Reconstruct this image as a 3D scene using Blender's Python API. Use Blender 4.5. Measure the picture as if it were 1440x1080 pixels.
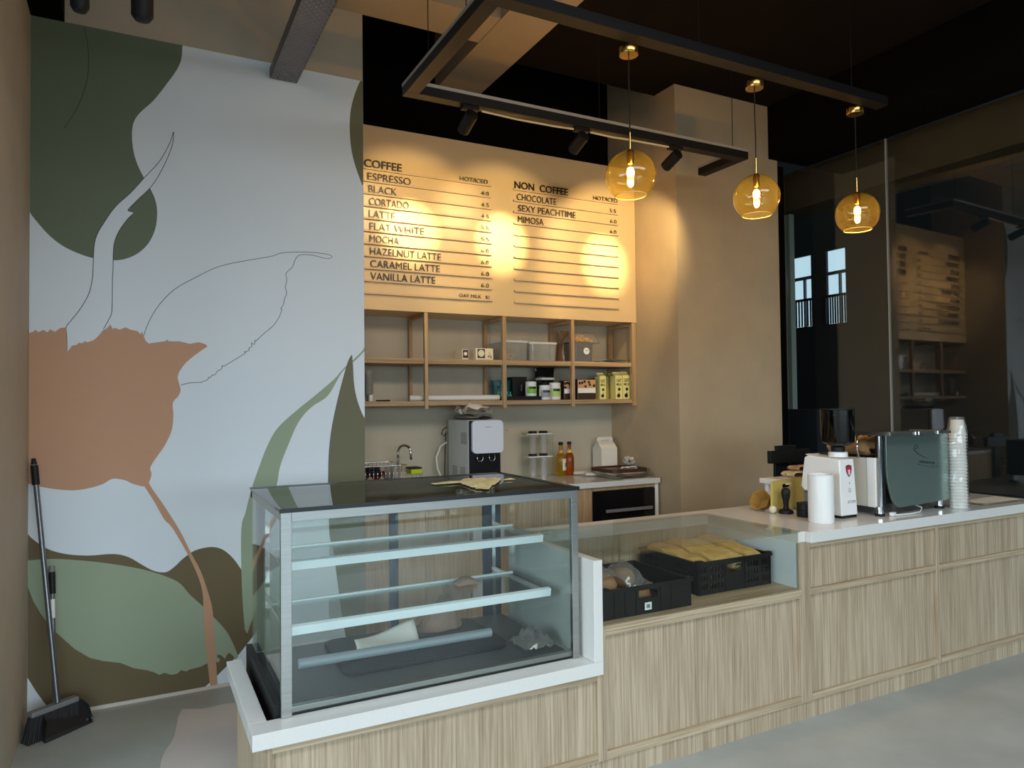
import bpy, bmesh, math, random
from math import sin, cos, pi, sqrt, atan2, radians
from mathutils import Vector, Matrix, noise
random.seed(7)
scene = bpy.context.scene
for o in list(bpy.data.objects):
    bpy.data.objects.remove(o)
COL = scene.collection

# ---------------------------------------------------------------- camera
FOC, YAW, PITCH, ROLL = 1011.43, 0.479566, 0.0237199, 0.0105910
CAM = Vector((0, 0, 1.55))


def _axes():
    f = Vector((sin(YAW) * cos(PITCH), cos(YAW) * cos(PITCH), sin(PITCH)))
    r = Vector((cos(YAW), -sin(YAW), 0))
    d = f.cross(r)
    c, s = cos(ROLL), sin(ROLL)
    return c * r + s * d, -s * r + c * d, f


RT, DN, FW = _axes()
cam_data = bpy.data.cameras.new('camera')
cam = bpy.data.objects.new('camera', cam_data)
COL.objects.link(cam)
cam_data.sensor_width = 36
cam_data.lens = FOC / 1440 * 36
cam_data.clip_start = 0.05
cam_data.clip_end = 100
m3 = Matrix((RT, -DN, -FW)).transposed()
cam.matrix_world = Matrix.Translation(CAM) @ m3.to_4x4()
scene.camera = cam

# ---------------------------------------------------------------- world, daylight, exposure
scene.view_settings.view_transform = 'Standard'
scene.view_settings.look = 'None'
scene.view_settings.gamma = 1.0
scene.view_settings.use_curve_mapping = False
scene.view_settings.exposure = 0.15
w = bpy.data.worlds.new('world')
scene.world = w
w.use_nodes = True
w.node_tree.nodes['Background'].inputs[0].default_value = (0.55, 0.75, 1.0, 1)
w.node_tree.nodes['Background'].inputs[1].default_value = 0.05


def area_light(name, loc, aim, sx, sy, power, col):
    L = bpy.data.lights.new(name, 'AREA')
    L.shape = 'RECTANGLE'
    L.size, L.size_y = sx, sy
    L.energy = power
    L.color = col
    o = bpy.data.objects.new(name, L)
    COL.objects.link(o)
    o.location = loc
    d = Vector(aim) - Vector(loc)
    o.rotation_euler = d.to_track_quat('-Z', 'Y').to_euler()
    return o


# overcast daylight from the street, coming in under the added lintel of the open shop front behind the camera
area_light('street_daylight', (1.0, -9.0, 4.6), (1.6, 2.0, 0.6), 12.0, 6.2, 2000, (0.69, 0.87, 1.0))
# the same overcast light through the open left side, in front of the left pillar
area_light('side_daylight', (-6.5, -0.4, 2.6), (2.0, 1.6, 0.5), 6.5, 3.8, 520, (0.71, 0.88, 1.0))
# cool ceiling panel of the seating area in front of the counter
area_light('ceiling_panel', (1.6, 0.1, 3.45), (1.7, 0.9, 0), 4.0, 0.9, 80, (0.90, 0.96, 1.0))


# ---------------------------------------------------------------- helpers
def at(x, y, X=None, Y=None, Z=None):
    d = FW + RT * ((x - 720) / FOC) + DN * ((y - 540) / FOC)
    if X is not None:
        t = (X - CAM.x) / d.x
    elif Y is not None:
        t = (Y - CAM.y) / d.y
    else:
        t = (Z - CAM.z) / d.z
    return CAM + d * t


def S(r, g, b):
    f = lambda c: ((c / 255 + 0.055) / 1.055) ** 2.4 if c > 10 else c / 255 / 12.92
    return (f(r), f(g), f(b))


MATS = {}


def mat(name, col, rough=0.5, metal=0.0, emit=None, es=0.0, noise_amt=0.0, nscale=8.0, stretch=(1, 1, 1), bump=0.0, bscale=60.0, spec=None, trans=0.0, ior=1.45, coat=0.0):
    if name in MATS:
        return MATS[name]
    m = bpy.data.materials.new(name)
    m.use_nodes = True
    nt = m.node_tree
    b = nt.nodes['Principled BSDF']
    b.inputs['Base Color'].default_value = (*col, 1)
    b.inputs['Roughness'].default_value = rough
    b.inputs['Metallic'].default_value = metal
    if spec is not None:
        b.inputs['Specular IOR Level'].default_value = spec
    if trans:
        b.inputs['Transmission Weight'].default_value = trans
        b.inputs['IOR'].default_value = ior
    if coat:
        b.inputs['Coat Weight'].default_value = coat
    if emit:
        b.inputs['Emission Color'].default_value = (*emit, 1)
        b.inputs['Emission Strength'].default_value = es
    if noise_amt or bump:
        tc = nt.nodes.new('ShaderNodeTexCoord')
        mp = nt.nodes.new('ShaderNodeMapping')
        mp.inputs['Scale'].default_value = stretch
        nt.links.new(tc.outputs['Object'], mp.inputs['Vector'])
    if noise_amt:
        n = nt.nodes.new('ShaderNodeTexNoise')
        n.inputs['Scale'].default_value = nscale
        n.inputs['Detail'].default_value = 6
        n.inputs['Roughness'].default_value = 0.6
        nt.links.new(mp.outputs[0], n.inputs['Vector'])
        rp = nt.nodes.new('ShaderNodeValToRGB')
        rp.color_ramp.elements[0].position = 0.3
        rp.color_ramp.elements[1].position = 0.7
        k0, k1 = 1 - noise_amt, 1 + noise_amt
        rp.color_ramp.elements[0].color = (*[c * k0 for c in col], 1)
        rp.color_ramp.elements[1].color = (*[min(1, c * k1) for c in col], 1)
        nt.links.new(n.outputs['Fac'], rp.inputs['Fac'])
        nt.links.new(rp.outputs[0], b.inputs['Base Color'])
    if bump:
        n2 = nt.nodes.new('ShaderNodeTexNoise')
        n2.inputs['Scale'].default_value = bscale
        n2.inputs['Detail'].default_value = 4
        nt.links.new(mp.outputs[0], n2.inputs['Vector'])
        bp = nt.nodes.new('ShaderNodeBump')
        bp.inputs['Strength'].default_value = bump
        bp.inputs['Distance'].default_value = 0.01
        nt.links.new(n2.outputs['Fac'], bp.inputs['Height'])
        nt.links.new(bp.outputs[0], b.inputs['Normal'])
    MATS[name] = m
    return m


def glass(name, tint=(1, 1, 1), f0=0.04, rough=0.0, veil=None):
    """thin pane: clear transmission plus a Schlick reflection"""
    if name in MATS:
        return MATS[name]
    m = bpy.data.materials.new(name)
    m.use_nodes = True
    nt = m.node_tree
    nt.nodes.clear()
    out = nt.nodes.new('ShaderNodeOutputMaterial')
    tr = nt.nodes.new('ShaderNodeBsdfTransparent')
    tr.inputs[0].default_value = (*tint, 1)
    gl = nt.nodes.new('ShaderNodeBsdfGlossy')
    gl.inputs['Roughness'].default_value = rough
    lw = nt.nodes.new('ShaderNodeLayerWeight')
    lw.inputs['Blend'].default_value = 0.5
    pw = nt.nodes.new('ShaderNodeMath')
    pw.operation = 'POWER'
    pw.inputs[1].default_value = 5
    nt.links.new(lw.outputs['Facing'], pw.inputs[0])
    ma = nt.nodes.new('ShaderNodeMath')
    ma.operation = 'MULTIPLY_ADD'
    ma.inputs[1].default_value = 1 - f0
    ma.inputs[2].default_value = f0
    nt.links.new(pw.outputs[0], ma.inputs[0])
    mx = nt.nodes.new('ShaderNodeMixShader')
    nt.links.new(ma.outputs[0], mx.inputs[0])
    if veil:
        df = nt.nodes.new('ShaderNodeBsdfDiffuse')
        df.inputs[0].default_value = (*veil[0], 1)
        m2 = nt.nodes.new('ShaderNodeMixShader')
        m2.inputs[0].default_value = veil[1]
        nt.links.new(tr.outputs[0], m2.inputs[1])
        nt.links.new(df.outputs[0], m2.inputs[2])
        nt.links.new(m2.outputs[0], mx.inputs[1])
    else:
        nt.links.new(tr.outputs[0], mx.inputs[1])
    nt.links.new(gl.outputs[0], mx.inputs[2])
    nt.links.new(mx.outputs[0], out.inputs[0])
    MATS[name] = m
    return m


def wood(name, c0, c1, c2, axis='Z', rough=0.55, scale=1.0):
    """oak laminate: fine streaks along one axis, broader bands, a few dark pores"""
    if name in MATS:
        return MATS[name]
    m = bpy.data.materials.new(name)
    m.use_nodes = True
    nt = m.node_tree
    b = nt.nodes['Principled BSDF']
    b.inputs['Roughness'].default_value = rough
    tc = nt.nodes.new('ShaderNodeTexCoord')

    def nz(sc, along, detail, dist=0.0):
        mp = nt.nodes.new('ShaderNodeMapping')
        s = [sc * scale] * 3
        s['XYZ'.index(axis)] = along * scale
        mp.inputs['Scale'].default_value = s
        nt.links.new(tc.outputs['Object'], mp.inputs['Vector'])
        n = nt.nodes.new('ShaderNodeTexNoise')
        n.inputs['Scale'].default_value = 1
        n.inputs['Detail'].default_value = detail
        n.inputs['Roughness'].default_value = 0.65
        n.inputs['Distortion'].default_value = dist
        nt.links.new(mp.outputs[0], n.inputs['Vector'])
        return n
    a = nz(14, 0.5, 3, 0.6)
    f = nz(120, 2.2, 4, 0.2)
    r1 = nt.nodes.new('ShaderNodeValToRGB')
    r1.color_ramp.elements[0].position = 0.33
    r1.color_ramp.elements[1].position = 0.68
    r1.color_ramp.elements[0].color = (*c0, 1)
    r1.color_ramp.elements[1].color = (*c1, 1)
    nt.links.new(a.outputs['Fac'], r1.inputs['Fac'])
    r2 = nt.nodes.new('ShaderNodeValToRGB')
    r2.color_ramp.elements[0].position = 0.36
    r2.color_ramp.elements[1].position = 0.60
    r2.color_ramp.elements[0].color = (*c2, 1)
    r2.color_ramp.elements[1].color = (1, 1, 1, 1)
    nt.links.new(f.outputs['Fac'], r2.inputs['Fac'])
    mx = nt.nodes.new('ShaderNodeMix')
    mx.data_type = 'RGBA'
    mx.blend_type = 'MULTIPLY'
    mx.inputs['Factor'].default_value = 1
    nt.links.new(r1.outputs[0], mx.inputs['A'])
    nt.links.new(r2.outputs[0], mx.inputs['B'])
    nt.links.new(mx.outputs['Result'], b.inputs['Base Color'])
    bp = nt.nodes.new('ShaderNodeBump')
    bp.inputs['Strength'].default_value = 0.15
    bp.inputs['Distance'].default_value = 0.002
    nt.links.new(f.outputs['Fac'], bp.inputs['Height'])
    nt.links.new(bp.outputs[0], b.inputs['Normal'])
    MATS[name] = m
    return m


OFF = {}


def off(o):
    return OFF.get(o.name, Vector((0, 0, 0))) if o else Vector((0, 0, 0))


def tag(o, label=None, cat=None, group=None, kind=None):
    if label:
        o['label'] = label
    if cat:
        o['category'] = cat
    if group:
        o['group'] = group
    if kind:
        o['kind'] = kind
    return o


def thing(name, label, cat, loc, group=None, rotz=0.0):
    o = bpy.data.objects.new(name, None)
    o.empty_display_size = 0.1
    COL.objects.link(o)
    o.location = loc
    o.rotation_euler = (0, 0, rotz)
    OFF[o.name] = Vector(loc)
    return tag(o, label, cat, group)


class MB:
    def __init__(s):
        s.bm = bmesh.new()
        s.mi = 0

    def m(s, i):
        s.mi = i
        return s

    def _mark(s, n0):
        s.bm.faces.ensure_lookup_table()
        for f in s.bm.faces[n0:]:
            f.material_index = s.mi

    def face(s, pts):
        f = s.bm.faces.new([s.bm.verts.new(p) for p in pts])
        f.material_index = s.mi
        return f

    def box(s, x0, x1, y0, y1, z0, z1, M=None):
        n0 = len(s.bm.faces)
        v = [s.bm.verts.new((M @ Vector(p)) if M else p) for p in
             [(x0, y0, z0), (x1, y0, z0), (x1, y1, z0), (x0, y1, z0), (x0, y0, z1), (x1, y0, z1), (x1, y1, z1), (x0, y1, z1)]]
        for q in ((0, 3, 2, 1), (4, 5, 6, 7), (0, 1, 5, 4), (1, 2, 6, 5), (2, 3, 7, 6), (3, 0, 4, 7)):
            s.bm.faces.new([v[i] for i in q])
        s._mark(n0)
        return s

    def prism(s, poly, d, M=None):
        """poly: list of 3D points (planar); extruded by vector d"""
        n0 = len(s.bm.faces)
        d = Vector(d)
        P = [Vector(p) for p in poly]
        if M:
            P = [M @ p for p in P]
            d = M.to_3x3() @ d
        a = [s.bm.verts.new(p) for p in P]
        b = [s.bm.verts.new(p + d) for p in P]
        n = len(P)
        nrm = Vector((0, 0, 0))
        for i in range(n):
            nrm += P[i].cross(P[(i + 1) % n])
        fl = nrm.dot(d) > 0
        s.bm.faces.new(a[::-1] if fl else a)
        s.bm.faces.new(b if fl else b[::-1])
        for i in range(n):
            j = (i + 1) % n
            q = [a[i], a[j], b[j], b[i]]
            s.bm.faces.new(q if fl else q[::-1])
        s._mark(n0)
        return s

    def lathe(s, prof, c=(0, 0, 0), n=32, M=None, cap=True):
        """prof: list of (r, z) from bottom to top, around the Z axis through c"""
        n0 = len(s.bm.faces)
        c = Vector(c)
        rings = []
        for r, z in prof:
            ring = []
            for k in range(n):
                a = 2 * pi * k / n
                p = Vector((r * cos(a), r * sin(a), z))
                ring.append(s.bm.verts.new(c + ((M @ p) if M else p)))
            rings.append(ring)
        for a, b in zip(rings, rings[1:]):
            for k in range(n):
                j = (k + 1) % n
                s.bm.faces.new((a[k], a[j], b[j], b[k]))
        if cap:
            if prof[0][0] > 1e-5:
                s.bm.faces.new(rings[0][::-1])
            if prof[-1][0] > 1e-5:
                s.bm.faces.new(rings[-1])
        s._mark(n0)
        return s

    def cyl(s, p0, p1, r0, r1=None, n=20):
        p0, p1 = Vector(p0), Vector(p1)
        d = p1 - p0
        M = d.to_track_quat('Z', 'Y').to_matrix()
        r1 = r0 if r1 is None else r1
        return s.lathe([(r0, 0), (r1, d.length)], p0, n, M)

    def tube(s, pts, r, n=8, closed=False):
        n0 = len(s.bm.faces)
        P = [Vector(p) for p in pts]
        rings = []
        N = len(P)
        up = None
        for i in range(N):
            if closed:
                t = (P[(i + 1) % N] - P[i - 1])
            else:
                t = P[min(i + 1, N - 1)] - P[max(i - 1, 0)]
            t.normalize()
            if up is None:
                up = t.orthogonal().normalized()
            else:
                up = (up - t * up.dot(t))
                up = up.normalized() if up.length > 1e-6 else t.orthogonal().normalized()
            sd = t.cross(up)
            rr = r[i] if isinstance(r, (list, tuple)) else r
            rings.append([s.bm.verts.new(P[i] + (up * cos(2 * pi * k / n) + sd * sin(2 * pi * k / n)) * rr) for k in range(n)])
        pairs = list(zip(rings, rings[1:])) + ([(rings[-1], rings[0])] if closed else [])
        for a, b in pairs:
            for k in range(n):
                j = (k + 1) % n
                s.bm.faces.new((a[k], a[j], b[j], b[k]))
        if not closed:
            s.bm.faces.new(rings[0][::-1])
            s.bm.faces.new(rings[-1])
        s._mark(n0)
        return s

    def sheet(s, fn, nu, nv, close_u=False):
        """grid of points fn(u, v), u, v in 0..1"""
        n0 = len(s.bm.faces)
        g = [[s.bm.verts.new(fn(i / nu, j / nv)) for j in range(nv + 1)] for i in range(nu + 1)]
        for i in range(nu):
            for j in range(nv):
                s.bm.faces.new((g[i][j], g[i + 1][j], g[i + 1][j + 1], g[i][j + 1]))
        s._mark(n0)
        return s

    def text(s, string, h, M, wid=None, depth=0.002, align='LEFT', bold=0.0):
        """letters h tall; M maps text x,y,z (z = out of the sign) to the place"""
        n0 = len(s.bm.faces)
        cu = bpy.data.curves.new('t', 'FONT')
        cu.body = string
        cu.resolution_u = 3
        cu.offset = bold
        ob = bpy.data.objects.new('t', cu)
        COL.objects.link(ob)
        dg = bpy.context.evaluated_depsgraph_get()
        me = bpy.data.meshes.new_from_object(ob.evaluated_get(dg))
        bpy.data.objects.remove(ob)
        bpy.data.curves.remove(cu)
        if not me.vertices:
            return s
        xs = [v.co.x for v in me.vertices]
        ys = [v.co.y for v in me.vertices]
        sy = h / (max(ys) - min(ys))
        sx = (wid / (max(xs) - min(xs))) if wid else sy
        W = (max(xs) - min(xs)) * sx
        x0 = min(xs)
        sh = 0 if align == 'LEFT' else (-W if align == 'RIGHT' else -W / 2)
        y0 = min(ys)
        vs = []
        for z in (0, depth):
            vs.append([s.bm.verts.new(M @ Vector(((v.co.x - x0) * sx + sh, (v.co.y - y0) * sy, z))) for v in me.vertices])
        cnt = {}
        for p in me.polygons:
            ids = list(p.vertices)
            s.bm.faces.new([vs[1][i] for i in ids])
            for a, b in zip(ids, ids[1:] + ids[:1]):
                cnt[(a, b)] = 1
        for (a, b) in list(cnt):
            if (b, a) not in cnt:
                s.bm.faces.new((vs[0][a], vs[0][b], vs[1][b], vs[1][a]))
        for v in vs[0]:
            if not v.link_faces:
                s.bm.verts.remove(v)
        bpy.data.meshes.remove(me)
        s._mark(n0)
        return s

    def build(s, name, mats, parent=None, bevel=0.0, smooth=False, label=None, cat=None, group=None, kind=None, local=False, subd=0, weld=False, seg=2, solid=0.0):
        if weld:
            bmesh.ops.remove_doubles(s.bm, verts=s.bm.verts, dist=1e-5)
        me = bpy.data.meshes.new(name)
        if parent is None:
            xs = [v.co.x for v in s.bm.verts]
            ys = [v.co.y for v in s.bm.verts]
            zs = [v.co.z for v in s.bm.verts]
            o0 = Vector(((min(xs) + max(xs)) / 2, (min(ys) + max(ys)) / 2, min(zs)))
        else:
            o0 = Vector((0, 0, 0)) if local else off(parent)
        bmesh.ops.translate(s.bm, verts=s.bm.verts, vec=-o0)
        if smooth:
            for f in s.bm.faces:
                f.smooth = True
        s.bm.to_mesh(me)
        s.bm.free()
        for mm in (mats if isinstance(mats, (list, tuple)) else [mats]):
            me.materials.append(mm)
        o = bpy.data.objects.new(name, me)
        COL.objects.link(o)
        if parent is None:
            o.location = o0
            OFF[o.name] = o0
        else:
            o.parent = parent
            OFF[o.name] = off(parent)
        if smooth and smooth != 'all':
            try:
                me.set_sharp_from_angle(angle=radians(40))
            except Exception:
                pass
        if solid:
            md = o.modifiers.new('solid', 'SOLIDIFY')
            md.thickness = solid
            md.offset = 0
        if bevel:
            md = o.modifiers.new('bevel', 'BEVEL')
            md.width = bevel
            md.segments = seg
            md.limit_method = 'ANGLE'
            md.angle_limit = radians(35)
        if subd:
            md = o.modifiers.new('sub', 'SUBSURF')
            md.levels = md.render_levels = subd
        return tag(o, label, cat, group, kind)


def copy_thing(root, loc, rotz=None, label=None, name=None):
    r = root.copy()
    COL.objects.link(r)
    r.location = loc
    if rotz is not None:
        r.rotation_euler = (0, 0, rotz)
    if label:
        r['label'] = label
    OFF[r.name] = Vector(loc)
    for ch in list(root.children):
        c = ch.copy()
        COL.objects.link(c)
        c.parent = r
        for g in list(ch.children):
            d = g.copy()
            COL.objects.link(d)
            d.parent = c
    return r


def struct(name, mb, mats, bevel=0.0, label=None, parent=None):
    o = mb.build(name, mats, parent, bevel=bevel, kind='structure')
    return o


def rrect(w, h, r, n=5):
    """rounded rectangle outline centred at 0, list of (u, v)"""
    out = []
    for cx, cy, a0 in ((w / 2 - r, h / 2 - r, 0), (-w / 2 + r, h / 2 - r, 90), (-w / 2 + r, -h / 2 + r, 180), (w / 2 - r, -h / 2 + r, 270)):
        for k in range(n + 1):
            a = radians(a0 + 90 * k / n)
            out.append((cx + r * cos(a), cy + r * sin(a)))
    return out


def board(u, v, o, sc=1.0):
    """matrix with x->u, y->v, z->u x v at o"""
    u, v = Vector(u).normalized(), Vector(v).normalized()
    n = u.cross(v)
    M = Matrix((u, v, n)).transposed().to_4x4()
    return Matrix.Translation(Vector(o)) @ M


FRONT = lambda x, y, z: board((1, 0, 0), (0, 0, 1), (x, y, z))   # text facing -Y

# ---------------------------------------------------------------- materials
M_plaster = mat('beige_plaster', S(178, 163, 142), 0.75, noise_amt=0.07, nscale=2.5, bump=0.08, bscale=30)
M_menu = mat('menu_wall_paint', S(208, 180, 138), 0.34, noise_amt=0.03, nscale=3.0)
M_floor = mat('polished_concrete', S(166, 167, 161), 0.38, noise_amt=0.13, nscale=2.2, bump=0.03, bscale=25)
M_black = mat('black_paint', (0.004, 0.003, 0.003), 0.95, spec=0.05)
M_dark = mat('dark_brown_soffit', (0.012, 0.009, 0.007), 0.95, spec=0.05)  # one even dark brown for the dropped soffit
M_oak = wood('oak_upright', S(193, 175, 149), S(169, 150, 123), (0.62, 0.56, 0.50))
M_oakh = wood('oak_level', S(190, 171, 142), S(166, 145, 116), (0.66, 0.60, 0.54), axis='X')
M_oakw = wood('warm_lit_oak', S(198, 168, 128), S(172, 140, 102), (0.66, 0.58, 0.50), axis='X')  # same oak, with the warm lamplight put into its colour
M_slab = mat('white_quartz', S(214, 211, 205), 0.16, noise_amt=0.02, nscale=120)
M_white = mat('white_plastic', S(232, 231, 228), 0.35)
M_steel = mat('brushed_steel', S(168, 168, 164), 0.3, 1.0, noise_amt=0.08, nscale=3, stretch=(1, 1, 40))
M_chrome = mat('chrome', S(205, 205, 205), 0.1, 1.0)
M_bmetal = mat('black_metal', (0.010, 0.009, 0.009), 0.5, spec=0.25)
M_bplast = mat('black_plastic', (0.010, 0.010, 0.010), 0.5, spec=0.25)
M_brass = mat('brass', S(214, 170, 92), 0.2, 1.0)
M_greypl = mat('grey_plastic', S(120, 120, 122), 0.45)
M_paper = mat('white_paper', S(226, 222, 212), 0.8)
M_kraft = mat('kraft_paper', S(176, 136, 92), 0.8, noise_amt=0.08, nscale=6)
G_clear = glass('clear_glass', (0.93, 0.965, 0.95), 0.022)
G_case = glass('showcase_glass', (0.94, 0.967, 0.958), 0.035)
G_wall = glass('window_glass', (0.80, 0.83, 0.82), 0.09)
G_plast = glass('clear_plastic', (0.86, 0.86, 0.84), 0.05, 0.15, veil=((0.78, 0.76, 0.7), 0.2))
G_film = glass('crinkly_film', (0.82, 0.80, 0.78), 0.09, 0.12, veil=((0.8, 0.74, 0.66), 0.14))
G_amber = glass('amber_glass', (0.95, 0.86, 0.48), 0.05, veil=((0.75, 0.62, 0.24), 0.02))
# ================================================================ room shell
mb = MB()
mb.box(-2.4, 5.1, -3.8, 5.2, -0.1, 0.0)
struct('floor', mb, M_floor)
mb = MB()
mb.box(-2.4, 5.2, -3.8, 5.25, 4.35, 4.45)
struct('ceiling', mb, M_black)
mb = MB()
mb.box(-0.7, -0.482, 3.3, 4.278, 0, 4.35)
struct('wall_left', mb, M_plaster)
mb = MB()
mb.box(-0.7, 1.217, 4.278, 5.06, 0, 4.35)
struct('wall_front', mb, M_plaster)
mb = MB()
mb.box(1.217, 3.586, 5.06, 5.2, 0, 3.42)
struct('wall_back', mb, mat('light_plaster', S(189, 179, 157), 0.7, noise_amt=0.05, nscale=2.5, bump=0.05, bscale=30))
# shop front behind the camera: unseen lintels added to cut high daylight, and the pavement outside
mb = MB()
mb.box(-2.4, 1.7, -3.2, -3.0, 2.36, 4.35)
mb.box(1.7, 5.2, -3.2, -3.0, 2.10, 4.35)
mb.box(-2.4, -2.2, -3.0, 3.3, 2.34, 4.35)
struct('wall_added_lintels', mb, M_plaster)
mb = MB()
mb.box(-5, 9, -9.0, -3.8, -0.1, -0.01)
struct('floor_street', mb, mat('street_paving', S(120, 120, 118), 0.8, noise_amt=0.1, nscale=2))
mb = MB()
mb.box(1.217, 3.586, 5.06, 5.2, 3.42, 4.35)
struct('trim_1', mb, M_black)
mb = MB()
mb.box(1.217, 3.586, 4.70, 5.06, 2.175, 3.42)
struct('wall_menu', mb, M_menu)
mb = MB()
mb.box(3.586, 4.656, 4.19, 5.2, 0, 4.35)
struct('wall_right', mb, mat('tan_plaster', S(182, 160, 128), 0.75, noise_amt=0.07, nscale=2.5, bump=0.08, bscale=30))
# ceiling beams: the beige cross beam, the beige long beam, the dark dropped soffit
M_beam = mat('beige_beam_paint', S(184, 162, 132), 0.7, noise_amt=0.06, nscale=3)
mb = MB()
mb.box(-0.482, 2.0, 3.945, 4.278, 3.93, 4.35)
struct('trim_2', mb, M_beam)
mb = MB()
mb.box(2.0, 2.345, -3.8, 5.06, 3.925, 4.35)
struct('trim_3', mb, M_beam)
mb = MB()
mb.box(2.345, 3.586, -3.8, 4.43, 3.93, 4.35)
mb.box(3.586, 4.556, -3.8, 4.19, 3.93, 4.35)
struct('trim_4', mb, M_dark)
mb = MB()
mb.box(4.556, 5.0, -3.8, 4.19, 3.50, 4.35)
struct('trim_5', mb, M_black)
# glazed side wall, two panes meeting at a butt joint
def pane(name, y0, y1, pivot, ang):
    mb = MB()
    M = Matrix.Translation((5.0, pivot, 0)) @ Matrix.Rotation(radians(ang), 4, 'Z')
    mb.box(0, 0.012, y0 - pivot, y1 - pivot, 0.0, 3.5, M)
    o = mb.build(name, G_wall, kind='structure')
    return o
pane('window_1', 3.474, 4.42, 4.42, 0.8)
pane('window_2', 0.4, 3.466, 3.47, 2.6)
mb = MB()
mb.box(4.998, 5.018, 3.4662, 3.4732, 0, 3.5)
struct('trim_6', mb, mat('silicone', S(170, 168, 164), 0.3))
mb = MB()
mb.box(4.656, 4.985, 4.42, 4.47, 0, 3.56)
struct('trim_7', mb, M_black)
# outside the glazing: floor, beam, pale post, low wall, the dark building across with two lit windows
mb = MB()
mb.box(5.1, 11, -3.8, 11, -0.1, -0.01)
struct('floor_outside', mb, mat('dark_paving', S(36, 36, 37), 0.6, noise_amt=0.15, nscale=1.5))
mb = MB()
mb.box(5.20, 5.5, -3.8, 4.9, 3.23, 3.56)
struct('trim_8', mb, mat('umber_plaster', S(112, 94, 74), 0.8, noise_amt=0.08, nscale=2.5))
mb = MB()
mb.box(5.27, 5.33, 4.617, 4.697, 1.45, 3.3)
struct('trim_9', mb, mat('pale_post_paint', S(190, 200, 190), 0.6))
mb = MB()
mb.box(5.2, 5.4, 4.3, 4.9, 0, 1.45)
struct('wall_outside_low', mb, mat('slate_paint', S(50, 54, 64), 0.7))
M_fac = mat('dark_facade', S(38, 39, 37), 0.9, noise_amt=0.1, nscale=1)
mb = MB()
wins = ((7.67, 8.03), (8.33, 8.80))
wz0, wz1 = 2.75, 3.95
mb.box(10, 10.3, -3.8, 7.67, 0, 6)
mb.box(10, 10.3, 8.03, 8.33, 0, 6)
mb.box(10, 10.3, 8.80, 11, 0, 6)
for a, b in wins:
    mb.box(10, 10.3, a, b, 0, wz0)
    mb.box(10, 10.3, a, b, wz1, 6)
struct('wall_outside', mb, M_fac)
M_lit = mat('lit_window', (0.3, 0.34, 0.36), 0.6, emit=(0.62, 0.85, 1.0), es=1.2)
M_frame = mat('window_frame_dark', S(70, 76, 80), 0.5)
for i, (a, b) in enumerate(wins):
    mb = MB()
    mb.box(10.05, 10.08, a, b, wz0, wz1)
    o = struct('window_%d' % (i + 3), mb, M_lit)
    mb = MB()
    mb.box(10.0, 10.045, a, b, 3.55, 3.60)
    mb.box(10.0, 10.045, a + 0.28 * (b - a), a + 0.28 * (b - a) + 0.03, wz0, 3.55)
    mb.build('window_frame', M_frame, o)
    mb = MB()
    n = 8
    for k in range(n + 1):
        y = a + (b - a) * k / n
        mb.box(9.96, 9.985, y - 0.008, y + 0.008, wz0, wz0 + 0.44)
    mb.box(9.955, 9.99, a - 0.01, b + 0.01, wz0 + 0.43, wz0 + 0.47)
    mb.build('railing', M_bmetal, o)
mb = MB()
mb.box(-0.482, 1.217, 4.270, 4.2785, 0, 0.018)
struct('baseboard_front', mb, mat('pale_trim', S(205, 196, 182), 0.6))

# ================================================================ mural
YW = 4.278
za = lambda pts: [(x / 2.769, y / 2.769) for x, y in pts]
zb = lambda pts: [(x / 2.769, 360 + y / 2.769) for x, y in pts]
zc = lambda pts: [(x / 2.769, 690 + y / 2.769) for x, y in pts]


def smooth_poly(pts, closed=True, n=4):
    """Catmull-Rom through the points"""
    out = []
    N = len(pts)
    rng = range(N if closed else N - 1)
    for i in rng:
        if closed:
            p = [pts[(i + k) % N] for k in (-1, 0, 1, 2)]
        else:
            p = [pts[max(0, min(N - 1, i + k))] for k in (-1, 0, 1, 2)]
        for j in range(n):
            t = j / n
            out.append(tuple(0.5 * (2 * p[1][c] + (p[2][c] - p[0][c]) * t + (2 * p[0][c] - 5 * p[1][c] + 4 * p[2][c] - p[3][c]) * t * t + (3 * p[1][c] - p[0][c] - 3 * p[2][c] + p[3][c]) * t ** 3) for c in (0, 1)))
    if not closed:
        out.append(pts[-1])
    return out


M_mw = mat('mural_white', S(220, 229, 236), 0.65)
M_mg = mat('mural_dark_green', S(100, 112, 90), 0.65)
M_mt = mat('mural_tan', S(193, 148, 116), 0.65)
M_ms = mat('mural_sage', S(150, 164, 138), 0.65)
M_mo = mat('mural_olive_brown', S(104, 90, 60), 0.65)
M_md = mat('mural_dark_olive', S(108, 106, 80), 0.65)
M_ml = mat('mural_line', S(50, 48, 46), 0.65)
mural = MB()


def shape(pts, mi, lift, clip=True):
    P = []
    for x, y in pts:
        p = at(x, y, Y=YW)
        p.x = min(max(p.x, -0.481), 1.2165)
        p.z = min(max(p.z, 0.018), 3.515)
        p.y = YW - 0.003 - lift
        P.append(p)
    q = [P[0]]
    for p in P[1:]:
        if (p - q[-1]).length > 1e-4:
            q.append(p)
    if (q[0] - q[-1]).length < 1e-4:
        q.pop()
    mural.m(mi)
    vs = [mural.bm.verts.new(p) for p in q]
    es = [mural.bm.edges.new((vs[i], vs[(i + 1) % len(vs)])) for i in range(len(vs))]
    r = bmesh.ops.triangle_fill(mural.bm, use_beauty=True, use_dissolve=False, edges=es)
    for f in r['geom']:
        if isinstance(f, bmesh.types.BMFace):
            f.material_index = mi


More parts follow.
